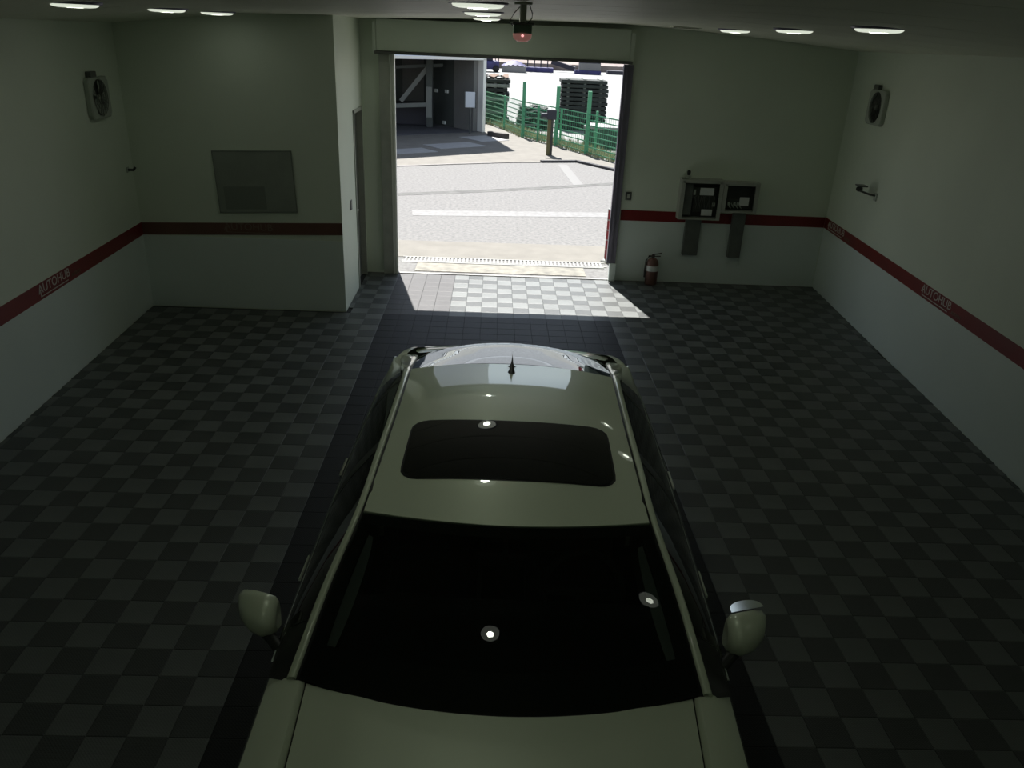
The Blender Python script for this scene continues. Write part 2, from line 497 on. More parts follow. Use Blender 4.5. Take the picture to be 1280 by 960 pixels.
LANE0, LANE1 = -1.3, 1.5
cam_inv = cam.matrix_world.inverted()
def project(x, y, z):
    v = cam_inv @ Vector((x, y, z))
    if v.z > -0.1: return None
    return (640 + 990 * v.x / -v.z, 480 - 990 * v.y / -v.z, -v.z)
cells = []
for j in range(0, 62):
    y1 = YT0 - j * S; y0 = y1 - S
    for i in range(-20, 28):
        x0 = OX + i * S; x1 = x0 + S
        ym = (y0 + y1) / 2; xm = (x0 + x1) / 2
        xl = lx(ym) if ym < YP else XP
        xr = rx(ym)
        cx0, cx1 = max(x0, xl + 0.004), min(x1, xr - 0.004)
        if ym > YP and ym < YP + 0.14 and xm < XP: continue
        if cx1 - cx0 < 0.03: continue
        cy0, cy1 = y0, y1
        if xm < XP + 0.0 and y0 < YP < y1: cy1 = YP
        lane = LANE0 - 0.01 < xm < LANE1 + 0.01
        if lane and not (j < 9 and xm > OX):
            k = 'tile_lane' if j >= 9 else 'tile_lane_lit'
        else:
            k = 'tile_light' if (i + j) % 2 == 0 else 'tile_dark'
        pr = project(xm, ym, 0)
        area = 0
        if pr and 0 < pr[0] < 1280 and 0 < pr[1] < 960:
            under = (-0.95 < xm < 1.15) and ym < 6.6
            # what the car hides from this high viewpoint
            hid = under or (-1.0 < xm < 1.15 and ym < 8.0)
            if not hid: area = 1.0 / pr[2] ** 3
        full = (cx0 == x0 and cx1 == x1 and cy1 == y1)
        cells.append((area if full else 0, k, cx0, cx1, cy0, cy1))
cells.sort(key=lambda c: -c[0])
vs, fs = tile_geo(-S / 2, S / 2, -S / 2, S / 2)
proto = {}
for k in ('tile_light', 'tile_dark', 'tile_lane', 'tile_lane_lit'):
    me = bpy.data.meshes.new('floor_tile')
    me.from_pydata(vs, [], fs)
    me.materials.append(M[k])
    proto[k] = me
rest = {k: MB() for k in proto}
for n, (a, k, x0, x1, y0, y1) in enumerate(cells):
    if n < 300 and a > 0:
        o = bpy.data.objects.new('floor_tile', proto[k])
        COL.objects.link(o)
        o.location = ((x0 + x1) / 2, (y0 + y1) / 2, 0)
        o.parent = floor
    else:
        rest[k].add(*tile_geo(x0, x1, y0, y1))
rest_mb = MB(); mats = []
for mi, k in enumerate(rest):
    rest_mb.add(rest[k].v, rest[k].f); mats += [mi] * len(rest[k].f)
me = bpy.data.meshes.new('tile_field')
me.from_pydata(rest_mb.v, [], rest_mb.f)
for k in rest: me.materials.append(M[k])
me.polygons.foreach_set('material_index', mats)
tf = bpy.data.objects.new('tile_field', me)
COL.objects.link(tf); tf.parent = floor; tf['kind'] = 'stuff'

# ------------------------------------------------------------------ doorway frame, shutter housing, side door
t = struct('trim_1', MB().box(DX0 - 0.19, DX0 - 0.05, YB - 0.06, YB, 0, DTOP - 0.03), 'cab', 'pale guide rail and dark jambs framing the open vehicle doorway')
def at_wall(mb):
    mb.v = [(v[0], v[1] + YB, v[2]) for v in mb.v]
    return mb
DT2 = DTOP - 0.03
build('guide_rail', at_wall(MB().box(DX0 - 0.035, DX0 + 0.012, -0.05, 0.0, 0, DT2).box(DX0 - 0.05, DX0 - 0.035, -0.07, 0, 0, DT2).box(DX0 - 0.012, DX0 + 0.012, -0.075, -0.05, 0, DT2)), 'rail', t)
g2 = build('jamb', at_wall(MB().box(DX1 - 0.065, DX1 + 0.06, -0.06, 0.0, 0.26, DT2).box(DX1 - 0.03, DX1 - 0.005, -0.08, -0.06, 0.26, DT2)), 'jamb', t)
tag(g2, 'dark violet grey jamb')
build('jamb_foot', at_wall(MB().box(DX1 - 0.02, DX1 + 0.07, -0.075, 0.0, 0, 0.26)), 'wall_low', t)
t = thing('shutter_housing', 'long grey roller shutter housing above the vehicle doorway', 'shutter box', (0, YB - 0.012, DTOP - 0.015))
build('housing', MB().bbox(-1.52, 1.68, -0.27, 0.0, 0.03, 0.40, 0.008), 'shutter', t)
build('bottom_lip', MB().box(-1.54, 1.72, -0.30, 0.0, -0.005, 0.028), 'grey_plastic', t)
build('end_cap', MB().box(1.68, 1.73, -0.28, 0.0, 0.03, 0.36), 'shutter', t)
build('end_cap', MB().box(-1.56, -1.52, -0.28, 0.0, 0.03, 0.36), 'shutter', t)
d1 = struct('door_1', MB().box(XP - 0.10, XP - 0.06, 10.36, 10.96, 0.01, 2.22), 'door', 'dark side door in the narrow return wall')
build('door_frame', MB().box(XP - 0.12, XP + 0.012, 10.32, 10.36, 0, 2.26).box(XP - 0.12, XP + 0.012, 10.96, 11.0, 0, 2.26).box(XP - 0.12, XP + 0.012, 10.32, 11.0, 2.22, 2.26), 'cab', d1)
build('door_handle', MB().tube([(XP - 0.06, 10.43, 1.0), (XP - 0.01, 10.43, 1.0), (XP - 0.01, 10.53, 1.0)], 0.009, 8), 'rail', d1)

# ------------------------------------------------------------------ ceiling lamps
LR = 0.16
def lamp_at(x, y, label, proto=None, group='round ceiling lamps'):
    z = ceil_z(x) + 0.0
    if proto is None:
        t = thing('ceiling_light', label, 'ceiling lamp', (x, y, z), 0, group)
        build('rim', MB().lathe([(LR - 0.012, -0.006), (LR + 0.006, -0.010), (LR + 0.018, -0.006), (LR + 0.02, 0.012), (LR - 0.012, 0.012)], 32), 'lamp_body', t)
        build('diffuser', MB().lathe([(0.058, -0.030), (0.10, -0.030), (LR - 0.03, -0.027), (LR - 0.012, -0.020), (LR - 0.006, -0.012), (LR - 0.006, 0.0)], 32), 'lamp_ring', t)
        build('core', MB().lathe([(0.0001, -0.031), (0.058, -0.031)], 28), 'lamp_side', t)
        return t
    c = dup(proto, (x, y, z), 0, label, group)
    if abs(x) < 1.0:
        for ch in c.children:
            if ch.name.startswith('core'):
                ch.data = core_mesh()
    return c
_core = []
def core_mesh():
    if not _core:
        me_ = next(ch for ch in lp.children if ch.name.startswith('core')).data.copy()
        me_.materials[0] = M['lamp']
        _core.append(me_)
    return _core[0]
lp = lamp_at(2.53, 5.72, 'round ceiling lamp near the top right corner, nearest of the right row')
for (x, y, l) in [(2.55, 7.42, 'middle round ceiling lamp of the right-hand row'),
                  (2.50, 9.1, 'round ceiling lamp of the right row closest to the end wall'),
                  (-2.92, 6.1, 'round ceiling lamp in the top left corner, nearest of the left row'),
                  (-2.86, 7.6, 'middle round ceiling lamp of the left-hand row'),
                  (-2.78, 8.7, 'round ceiling lamp of the left row closest to the partition wall'),
                  (-0.12, 5.15, 'round ceiling lamp cut by the top edge, beside the hanging beacon'),
                  (-0.13, 7.35, 'second round ceiling lamp of the centre row, above the car rear'),
                  (-0.13, 9.9, 'round ceiling lamp of the centre row right before the shutter housing'),
                  (-0.13, 2.75, 'ceiling lamp over the car bonnet, mirrored in the roof'),
                  (-0.16, 0.35, 'ceiling lamp behind the camera, mirrored in the windscreen'),
                  (2.35, 1.7, 'ceiling lamp right of the camera, mirrored in the windscreen edge')]:
    lamp_at(x, y, l, lp)

# ------------------------------------------------------------------ hanging beacon, ceiling vent
bz = ceil_z(0.15)
t = thing('warning_beacon', 'hanging dark box with glowing red underside on a ceiling rod before the doorway', 'beacon', (0.14, 4.9, 0))
build('rod', MB().tube([(0, 0, bz), (0, 0, 3.25)], 0.020, 14), 'pipe', t)
build('ceiling_plate', MB().lathe([(0.0001, bz - 0.012), (0.05, bz - 0.012), (0.05, bz + 0.003)], 20), 'pipe', t)
build('housing', MB().bbox(-0.052, 0.052, -0.045, 0.045, 3.205, 3.252, 0.006), 'beacon_box', t)
build('top_cap', MB().bbox(-0.06, 0.06, -0.05, 0.05, 3.250, 3.262, 0.003), 'grey_plastic', t)
build('red_lens', MB().lathe([(0.0001, 3.163), (0.03, 3.165), (0.05, 3.18), (0.055, 3.206)], 24), 'beacon_red', t)
build('led', MB().lathe([(0.0001, 3.188), (0.006, 3.190), (0.008, 3.196), (0.0001, 3.203)], 12, c=(0, -0.054, 0)), 'beacon_led', t)
build('cable', MB().tube([(0.0, 0.01, bz - 0.005), (-0.05, 0.02, 3.31), (-0.075, 0.03, 3.265), (-0.055, 0.0, 3.245)], 0.003, 6), 'dark', t)
build('cable', MB().tube([(0.03, 0.0, 3.262), (0.05, 0.0, 3.285), (0.052, 0.0, 3.31), (0.03, 0, bz)], 0.003, 6), 'dark', t)
vz = ceil_z(2.15)
t = thing('ceiling_vent', 'narrow dark slot vent in the ceiling near the end wall', 'vent', (2.12, 9.75, vz))
build('frame', MB().box(-0.16, 0.16, -0.07, 0.07, -0.01, 0.003), 'ceiling', t)
build('slot', MB().box(-0.14, 0.14, -0.05, 0.05, -0.013, -0.009), 'dark', t)

# ------------------------------------------------------------------ wall fans
def fan(name_label, x, y, z, rotz, wdt=0.42, hgt=0.40, dark_ring=True):
    """faces local +x"""
    t = thing('wall_fan', name_label, 'fan', (x, y, z), rotz)
    # frame plate with round opening
    n = 32; rows = []
    outer = []; inner = []
    hw, hh, r = wdt / 2, hgt / 2, min(wdt, hgt) * 0.44
    for k in range(n):
        a = 2 * math.pi * k / n
        c, s_ = math.cos(a), math.sin(a)
        q = min(hw / abs(c) if abs(c) > 1e-6 else 9, hh / abs(s_) if abs(s_) > 1e-6 else 9)
        outer.append((q * c, q * s_)); inner.append((r * c, r * s_))
    F = 0.05
    rows = [[(0.0, a, b) for a, b in outer], [(F - 0.01, a, b) for a, b in outer],
            [(F, a * 0.96, b * 0.96) for a, b in outer], [(F, a * 1.04, b * 1.04) for a, b in inner],
            [(F - 0.01, a, b) for a, b in inner], [(0.01, a, b) for a, b in inner]]
    build('frame', MB().grid(rows, False, closed=True), 'white_plastic', t)
    build('backing', MB().lathe([(0.0001, 0.012), (r, 0.012)], 32, axis='x'), 'dark' if dark_ring else 'grey_plastic', t)
    build('hub', MB().lathe([(0.0001, 0.047), (0.02, 0.046), (0.03, 0.04), (0.03, 0.012)], 20, axis='x'), 'white_plastic', t)
    for k in range(5):
        a0 = 2 * math.pi * k / 5
        rws = []
        for rr, wd in ((0.028, 0.35), (0.09, 0.42), (r * 0.92, 0.36)):
            rws.append([(0.018 + 0.02 * u, rr * math.cos(a0 + wd * (u - 0.5) * 2), rr * math.sin(a0 + wd * (u - 0.5) * 2)) for u in (0, 0.33, 0.66, 1)])
        build('blade', MB().grid(rws), 'fan_dark' if dark_ring else 'board', t)
    g = MB()
    for k in range(3):
        g.tube([(F + 0.004, (r * (0.35 + 0.3 * k)) * math.cos(a), (r * (0.35 + 0.3 * k)) * math.sin(a)) for a in [2 * math.pi * i / 24 for i in range(25)]], 0.002, 5, False)
    for k in range(8):
        a = math.pi * k / 8
        g.tube([(F + 0.004, -r * math.cos(a), -r * math.sin(a)), (F + 0.006, 0, 0), (F + 0.004, r * math.cos(a), r * math.sin(a))], 0.002, 5)
    build('wire_guard', g, 'grey_plastic', t)
    build('cable_box', MB().bbox(0, 0.05, -0.16, -0.02, hh + 0.0, hh + 0.055, 0.006), 'grey_plastic', t)
    return t
fan('pale square wall fan high on the left wall', lx(8.63) + 0.003, 8.63, 2.44, math.atan2(nl.y, nl.x), 0.47, 0.40, False)
fan('white framed wall fan with dark round opening high on the right wall', rx(10.05) - 0.003, 10.05, 2.565, math.atan2(nr.y, nr.x), 0.50, 0.40, True)

# bracket on the right wall, small one on the left wall
a = math.atan2(nr.y, nr.x)
t = thing('camera_bracket', 'small dark wall camera on a bent bracket below the right fan', 'camera', (rx(9.55), 9.55, 1.60), a)
build('wall_plate', MB().bbox(0, 0.018, -0.035, 0.035, -0.06, 0.03, 0.004), 'white_plastic', t)
build('arm', MB().tube([(0.01, 0, 0.0), (0.07, -0.02, 0.005), (0.16, -0.12, 0.03)], 0.012, 10), 'grey_plastic', t)
build('camera_body', MB().tube([(0.10, -0.28, 0.035), (0.17, -0.12, 0.055), (0.20, -0.08, 0.06)], [0.026, 0.036, 0.03], 14), 'dark', t)
build('sun_hood', MB().bbox(0.10, 0.21, -0.19, -0.05, 0.085, 0.1, 0.005), 'grey_plastic', t)
a = math.atan2(nl.y, nl.x)
t = thing('wall_hook', 'tiny dark hose hook on the left wall near the corner', 'hook', (lx(9.15), 9.15, 1.64), a)
build('plate', MB().bbox(0, 0.012, -0.03, 0.03, -0.03, 0.03, 0.004), 'white_plastic', t)
build('hook', MB().tube([(0.01, 0, 0), (0.07, 0, 0), (0.09, 0, 0.03)], 0.014, 10), 'dark', t)

# ------------------------------------------------------------------ board on the partition, switches
t = thing('wall_board', 'flat rectangular grey board on the partition wall above the faded band', 'board', (-2.73, YP, 1.53))
build('panel', MB().bbox(-0.445, 0.445, -0.02, 0.0, -0.345, 0.345, 0.006), 'board', t)
build('inset_panel', MB().box(-0.37, 0.10, -0.024, -0.02, -0.31, -0.05), 'board_dark', t)
build('frame_edge', MB().box(-0.45, 0.45, -0.024, -0.018, -0.35, -0.338).box(-0.45, 0.45, -0.024, -0.018, 0.338, 0.35).box(-0.45, -0.438, -0.024, -0.018, -0.35, 0.35).box(0.438, 0.45, -0.024, -0.018, -0.35, 0.35), 'board_dark', t)
bpy.data.objects['wall_board'].rotation_euler = (0, -0.036, 0)
t = thing('light_switch', 'small grey wall switch right of the doorway above the red band', 'switch', (1.885, YB, 1.21))
build('plate', MB().bbox(-0.04, 0.04, -0.014, 0, -0.055, 0.055, 0.004), 'grey_plastic', t)
build('rocker', MB().bbox(-0.02, 0.02, -0.02, -0.012, -0.03, 0.03, 0.003), 'cab', t)
t = thing('switch_plate', 'small grey switch plate on the narrow return wall beside the side door', 'switch', (XP, 9.93, 1.18))
build('plate', MB().bbox(0, 0.012, -0.045, 0.045, -0.06, 0.06, 0.004), 'duct', t)
build('rocker', MB().bbox(0.011, 0.018, -0.018, 0.018, -0.03, 0.03, 0.003), 'cab', t)

# ------------------------------------------------------------------ open electrical cabinets
def cabinet(label, x0, x1, z0, z1, left_wide=0.0, depth=0.16):
    t = thing('electrical_cabinet', label, 'cabinet', (x0, YB, z0))
    W, H = x1 - x0, z1 - z0; th = 0.022
    build('shell', MB().box(0, W, -0.012, 0, 0, H).box(0, th, -depth, -0.012, 0, H).box(W - th, W, -depth, -0.012, 0, H)
          .box(th, W - th, -depth, -0.012, 0, th).box(th, W - th, -depth, -0.012, H - th, H), 'cab', t)
    build('rim', MB().box(th, th + 0.03, -depth, -depth + 0.006, th, H - th).box(W - th - 0.03, W - th, -depth, -depth + 0.006, th, H - th)
          .box(th, W - th, -depth, -depth + 0.006, H - th - 0.025, H - th), 'cab', t)
    build('back_panel', MB().box(th, W - th, -0.03, -0.012, th, H - th), 'cab_in', t)
    return t
c1 = cabinet('open grey electrical cabinet on the left, crowded with breakers, above the wall duct', 2.575, 3.155, 0.945, 1.49)
build('breaker_strip', MB().bbox(0.05, 0.18, -0.10, -0.03, 0.05, 0.48, 0.006), 'duct', c1)
build('contact_block', MB().bbox(0.20, 0.50, -0.085, -0.03, 0.10, 0.44, 0.006), 'fan_dark', c1)
for (x, z, w_, h_) in ((0.28, 0.33, 0.19, 0.10), (0.33, 0.05, 0.15, 0.085), (0.19, 0.33, 0.03, 0.07), (0.09, 0.20, 0.06, 0.05), (0.47, 0.18, 0.04, 0.05)):
    build('paper_label' if w_ > 0.1 else 'terminal', MB().box(x, x + w_, -0.094, -0.086, z, z + h_), 'paper' if w_ > 0.1 else 'white_plastic', c1)
wr = MB()
for k in range(9):
    x = 0.21 + 0.033 * k
    wr.tube([(x, -0.08, 0.14), (x + random.uniform(-.02, .02), -0.092, 0.2), (x + random.uniform(-.03, .03), -0.092, 0.30), (x, -0.08, 0.32)], 0.005, 5)
build('wiring', wr, 'grey_plastic', c1)
c2 = cabinet('open grey electrical cabinet on the right with a dark empty top half', 3.16, 3.655, 1.06, 1.475)
build('contact_block', MB().bbox(0.06, 0.42, -0.08, -0.03, 0.05, 0.17, 0.006), 'fan_dark', c2)
build('paper_label', MB().box(0.26, 0.39, -0.092, -0.082, 0.09, 0.205), 'paper', c2)
for x in (0.10, 0.18, 0.225):
    build('terminal', MB().bbox(x, x + 0.03, -0.095, -0.08, 0.09, 0.135, 0.004), 'white_plastic', c2)
wr = MB()
for k in range(4):
    x = 0.10 + 0.05 * k
    wr.tube([(x, -0.08, 0.12), (x + 0.02, -0.11, 0.08), (x + 0.05, -0.09, 0.05)], 0.006, 5)
build('wiring', wr, 'white_plastic', c2)
t = tag(build('cable_duct', MB().bbox(2.72, 2.935, YB - 0.07, YB, 0.42, 0.944, 0.006), 'duct'), 'short grey cable duct running down from the left cabinet', 'duct')
t = tag(build('cable_duct', MB().bbox(3.37, 3.545, YB - 0.09, YB - 0.0, 0.41, 1.058, 0.006), 'duct'), 'grey cable duct crossing the red band below the right cabinet', 'duct')
t = thing('spray_bottle', 'small dark bottle with pale base standing on the left cabinet', 'bottle', (2.67, YB - 0.08, 1.49))
build('bottle_base', MB().lathe([(0.0001, 0), (0.04, 0), (0.042, 0.015), (0.035, 0.04), (0.018, 0.05), (0.0001, 0.05)], 16), 'white_plastic', t)
build('bottle_top', MB().lathe([(0.0001, 0.045), (0.022, 0.048), (0.026, 0.09), (0.018, 0.11), (0.0001, 0.112)], 16), 'dark', t)
# ------------------------------------------------------------------ extinguisher
t = thing('fire_extinguisher', 'dull red fire extinguisher with pale label standing on the floor by the end wall', 'fire extinguisher', (2.30, YB - 0.14, 0))
build('cylinder', MB().lathe([(0.0001, 0), (0.080, 0.0), (0.086, 0.012), (0.086, 0.30), (0.075, 0.345), (0.045, 0.375), (0.025, 0.385), (0.0001, 0.385)], 28), 'ext', t)
build('paper_label', MB().lathe([(0.0868, 0.20), (0.0875, 0.203), (0.0875, 0.275), (0.0868, 0.278)], 28), 'paper', t)
build('valve', MB().lathe([(0.0001, 0.38), (0.022, 0.38), (0.024, 0.42), (0.0001, 0.425)], 14), 'ext_top', t)
build('lever', MB().bar((-0.02, 0, 0.425), (0.11, -0.01, 0.455), 0.022, 0.01), 'ext_top', t)
build('lever', MB().bar((0.0, 0, 0.405), (0.10, -0.01, 0.41), 0.02, 0.01), 'ext_top', t)
build('hose', MB().tube([(-0.015, 0, 0.405), (-0.06, -0.01, 0.41), (-0.10, -0.02, 0.35), (-0.105, -0.02, 0.22), (-0.10, -0.01, 0.10)], 0.012, 10), 'ext_top', t)

# ------------------------------------------------------------------ CAR (local axes: x right, y towards its rear, z up)
car = thing('parked_car', 'silver grey saloon car with dark sunroof parked nose towards the camera', 'car', (0.078, 2.13, 0), -0.030)
def itp(y, tab, col=1):
    """smooth table interpolation (Catmull-Rom, non uniform)"""
    xs = [t_[0] for t_ in tab]; vs_ = [t_[col] for t_ in tab]
    if y <= xs[0]: return vs_[0]
    if y >= xs[-1]: return vs_[-1]
    i = max(k for k in range(len(xs)) if xs[k] <= y)
    i = min(i, len(xs) - 2)
    h = xs[i + 1] - xs[i]; u = (y - xs[i]) / h
    def sl(k):
        if k == 0: return (vs_[1] - vs_[0]) / (xs[1] - xs[0])
        if k == len(xs) - 1: return (vs_[-1] - vs_[-2]) / (xs[-1] - xs[-2])
        return (vs_[k + 1] - vs_[k - 1]) / (xs[k + 1] - xs[k - 1])
    m0, m1 = sl(i) * h, sl(i + 1) * h
    return (2 * u**3 - 3 * u**2 + 1) * vs_[i] + (u**3 - 2 * u**2 + u) * m0 + (-2 * u**3 + 3 * u**2) * vs_[i + 1] + (u**3 - u**2) * m1

# centre line of hood, screen, roof, rear screen, deck: (y, z)
CEN_W = [(0.0, 0.955), (0.25, 1.215), (0.50, 1.425)]
CEN_R = [(0.50, 1.428), (0.8, 1.462), (1.2, 1.475), (1.7, 1.458), (2.25, 1.395)]
CEN_B = [(2.28, 1.390), (2.6, 1.309), (2.9, 1.231), (3.2, 1.152), (3.42, 1.088)]
ED_W = [(0.13, 0.755, 0.965), (0.38, 0.675, 1.19), (0.635, 0.592, 1.375)]
ED_R = [(0.64, 0.590, 1.378), (1.1, 0.578, 1.405), (1.5, 0.578, 1.402), (2.0, 0.592, 1.365), (2.28, 0.606, 1.325)]
ED_B = [(2.31, 0.608, 1.310), (2.6, 0.635, 1.222), (2.9, 0.655, 1.130), (3.15, 0.67, 1.055), (3.32, 0.68, 1.00)]

def panel(cen, edge, nt=14, nx=17, x_in=1.0, power=2.2, bow=2.0, lift=0.0):
    rows = []
    for i in range(nt):
        u = i / (nt - 1)
        yc = cen[0][0] + (cen[-1][0] - cen[0][0]) * u
        zc = itp(yc, cen)
        ye = edge[0][0] + (edge[-1][0] - edge[0][0]) * u
        xe, ze = itp(ye, edge, 1) * x_in, itp(ye, edge, 2)
        row = []
        for k in range(nx):
            q = -1 + 2 * k / (nx - 1)
            a_ = abs(q)
            row.append((xe * q, yc + (ye - yc) * a_**bow, zc + (ze - zc) * a_**power + lift))
        rows.append(row)
    return rows
def thick(rows, t_):
    """closed panel of thickness t_ downwards"""
    mb = MB().grid(rows)
    low = [[(p[0], p[1], p[2] - t_) for p in r] for r in rows]
    mb.grid(low, flip=True)
    for (A, B) in ((rows[0], low[0]), (rows[-1], low[-1]), ([r[0] for r in rows], [r[0] for r in low]), ([r[-1] for r in rows], [r[-1] for r in low])):
        mb.grid([A, B], False)
    return mb
# windscreen: black ceramic border + clear middle share one surface
rw = panel(CEN_W, ED_W, 16, 25)
build('windscreen', MB().grid(rw), 'glass', car)
def sub_border(rows, ic0, ic1, ir0, ir1, drop):
    mb = MB()
    low = [[(p[0], p[1], p[2] - drop) for p in r] for r in rows]
    nr_, nc_ = len(rows), len(rows[0])
    for i in range(nr_ - 1):
        for k in range(nc_ - 1):
            if i < ir0 or i >= nr_ - 1 - ir1 or k < ic0 or k >= nc_ - 1 - ic1:
                mb.add([low[i][k], low[i][k + 1], low[i + 1][k + 1], low[i + 1][k]], [(0, 1, 2, 3)], True)
    return mb
wb_ = build('windscreen_border', sub_border(rw, 1, 1, 3, 1, 0.006), 'cabin', car)
roof = build('roof', thick(panel(CEN_R, ED_R, 24, 25), 0.02), 'paint', car)
rb = panel(CEN_B, ED_B, 16, 21, lift=-0.004)
build('rear_window', MB().grid(rb), 'glass_rear', car)
build('rear_seal', MB().grid([[(p[0], p[1] + 0.0, p[2] - 0.012) for p in panel(CEN_R, ED_R, 24, 25)[-1]], [(p[0] * 1.0, p[1], p[2] - 0.010) for p in panel(CEN_B, ED_B, 16, 25)[0]]], False), 'paint_dark', car)

# sunroof: rounded rectangle following the roof surface
def roof_z(x, y):
    # invert bow: y = yc + (ye-yc) q^2, solve by iteration on u
    u = (y - 0.5) / 1.75
    for _ in range(12):
        yc = 0.50 + 1.75 * u; ye = 0.64 + 1.64 * u
        q = min(1.0, abs(x) / itp(ye, ED_R, 1))
        yy_ = yc + (ye - yc) * q * q
        u += (y - yy_) / 1.75
    yc = 0.50 + 1.75 * u; ye = 0.64 + 1.64 * u
    q = abs(x) / itp(ye, ED_R, 1)
    return itp(yc, CEN_R) + (itp(ye, ED_R, 2) - itp(yc, CEN_R)) * q**2.2
def rr_patch(x0, x1, y0, y1, r, lift, n=14):
    rows = []
    for i in range(n + 1):
        # cosine spacing keeps corner rounding smooth
        v = 0.5 - 0.5 * math.cos(math.pi * i / n)
        y = y0 + (y1 - y0) * v
        d = min(y - y0, y1 - y)
        ins = r - math.sqrt(max(0, r * r - (r - d) ** 2)) if d < r else 0.0
        rows.append([])
        for k in range(17):
            x = (x0 + ins) + (x1 - x0 - 2 * ins) * k / 16
            yb = y + 0.045 * (1 - (abs(x) / x1) ** 2) * (-1) * (1 if True else 0)
            rows[-1].append((x, yb, roof_z(x, yb) + lift))
    return rows
build('sunroof_gap', MB().grid(rr_patch(-0.478, 0.478, 0.832, 1.378, 0.085, 0.0012)), 'paint_dark', car)
build('sunroof', MB().grid(rr_patch(-0.468, 0.468, 0.842, 1.368, 0.08, 0.003)), 'sunroof', car)

# gutter lines, roof rails, A pillars (one long strip each side)
INNER = [(0.13, 0.768, 0.960), (0.38, 0.688, 1.186), (0.635, 0.605, 1.372), (1.1, 0.592, 1.402), (1.5, 0.592, 1.399), (2.0, 0.606, 1.362), (2.28, 0.620, 1.322),
         (2.6, 0.649, 1.218), (2.9, 0.670, 1.126), (3.15, 0.685, 1.05), (3.32, 0.696, 0.995)]
DRIP = [(0.13, 0.803, 0.953), (0.38, 0.718, 1.177), (0.635, 0.632, 1.355), (1.1, 0.624, 1.384), (1.5, 0.625, 1.382), (2.0, 0.641, 1.345), (2.28, 0.660, 1.302),
        (2.6, 0.720, 1.180), (2.9, 0.760, 1.085), (3.15, 0.80, 1.025), (3.32, 0.82, 0.985)]
BELT = [(-0.35, 0.862, 0.945), (0.13, 0.868, 0.965), (0.38, 0.872, 0.975), (0.635, 0.876, 0.98), (1.1, 0.882, 0.985), (1.5, 0.884, 0.99), (2.0, 0.882, 0.995), (2.28, 0.878, 1.0),
        (2.6, 0.872, 1.003), (2.9, 0.866, 1.0), (3.15, 0.86, 0.99), (3.32, 0.855, 0.98)]
def pt(tab, y, sx): return (itp(y, tab, 1) * sx, y, itp(y, tab, 2))
ys = [0.13 + (3.32 - 0.13) * k / 44 for k in range(45)]
for sx in (-1, 1):
    rows = []
    for y in ys:
        a_ = Vector(pt(INNER, y, sx)); b_ = Vector(pt(DRIP, y, sx))
        mid = (a_ + b_) / 2 + Vector((0.006 * sx, 0, 0.010))
        rows.append([a_ + Vector((0, 0, -0.02)), a_ + Vector((0, 0, 0.002)), a_ * 0.75 + b_ * 0.25 + Vector((0, 0, 0.008)), mid, a_ * 0.25 + b_ * 0.75 + Vector((0.005 * sx, 0, 0.007)), b_, b_ + Vector((-0.02 * sx, 0, -0.015))])
    build('roof_rail', MB().grid(rows), 'paint', car)
    # black gutter between roof and rail
    rows = []
    for y in [yy_ for yy_ in ys if yy_ < 3.3]:
        a_ = Vector(pt(INNER, y, sx))
        rows.append([a_ + Vector((-0.022 * sx, 0, -0.010)), a_ + Vector((0.003 * sx, 0, -0.010))])
    build('gutter', MB().grid(rows, False), 'paint_dark', car)
    # side glass with pillars and bright trim
    def side_pt(y, v, out=0.0):
        d_ = Vector(pt(DRIP, y, sx)); b_ = Vector(pt(BELT, y, sx))
        p = d_.lerp(b_, v)
        bulge = 0.030 * math.sin(math.pi * v)
        return p + Vector((sx * (bulge + out), 0, -0.008 * (1 - v)))
    yg = [0.30 + (2.55 - 0.30) * k / 30 for k in range(31)]
    segs = (('side_window', 0.30, 1.16), ('side_window', 1.26, 2.10), ('quarter_window', 2.16, 2.52))
    for nm, a0, a1 in segs:
        yy2 = [a0 + (a1 - a0) * k / 10 for k in range(11)]
        build(nm, MB().grid([[side_pt(y, v) for v in (0.03, 0.2, 0.4, 0.6, 0.8, 0.97)] for y in yy2]), 'glass_side', car)
    for a0, a1 in ((1.16, 1.26), (2.10, 2.16)):
        build('pillar', MB().grid([[side_pt(y, v, 0.002) for v in (0.0, 0.2, 0.4, 0.6, 0.8, 1.0)] for y in (a0, (a0 + a1) / 2, a1)]), 'dark', car)
    ya = [2.52 + (3.32 - 2.52) * k / 8 for k in range(9)]
    build('rear_pillar', MB().grid([[side_pt(y, v, 0.0) for v in (0.0, 0.2, 0.4, 0.6, 0.8, 1.0)] for y in ya]), 'paint', car)
    ya = [0.13 + (0.30 - 0.13) * k / 4 for k in range(5)]
    build('mirror_triangle', MB().grid([[side_pt(y, v, 0.001) for v in (0.0, 0.5, 1.0)] for y in ya]), 'dark', car)
    yb = [0.2 + (2.55 - 0.2) * k / 24 for k in range(25)]
    build('window_trim', MB().grid([[side_pt(y, 0.97, 0.002), side_pt(y, 1.0, 0.010), side_pt(y, 1.03, 0.006)] for y in yb]), 'chrome', car)

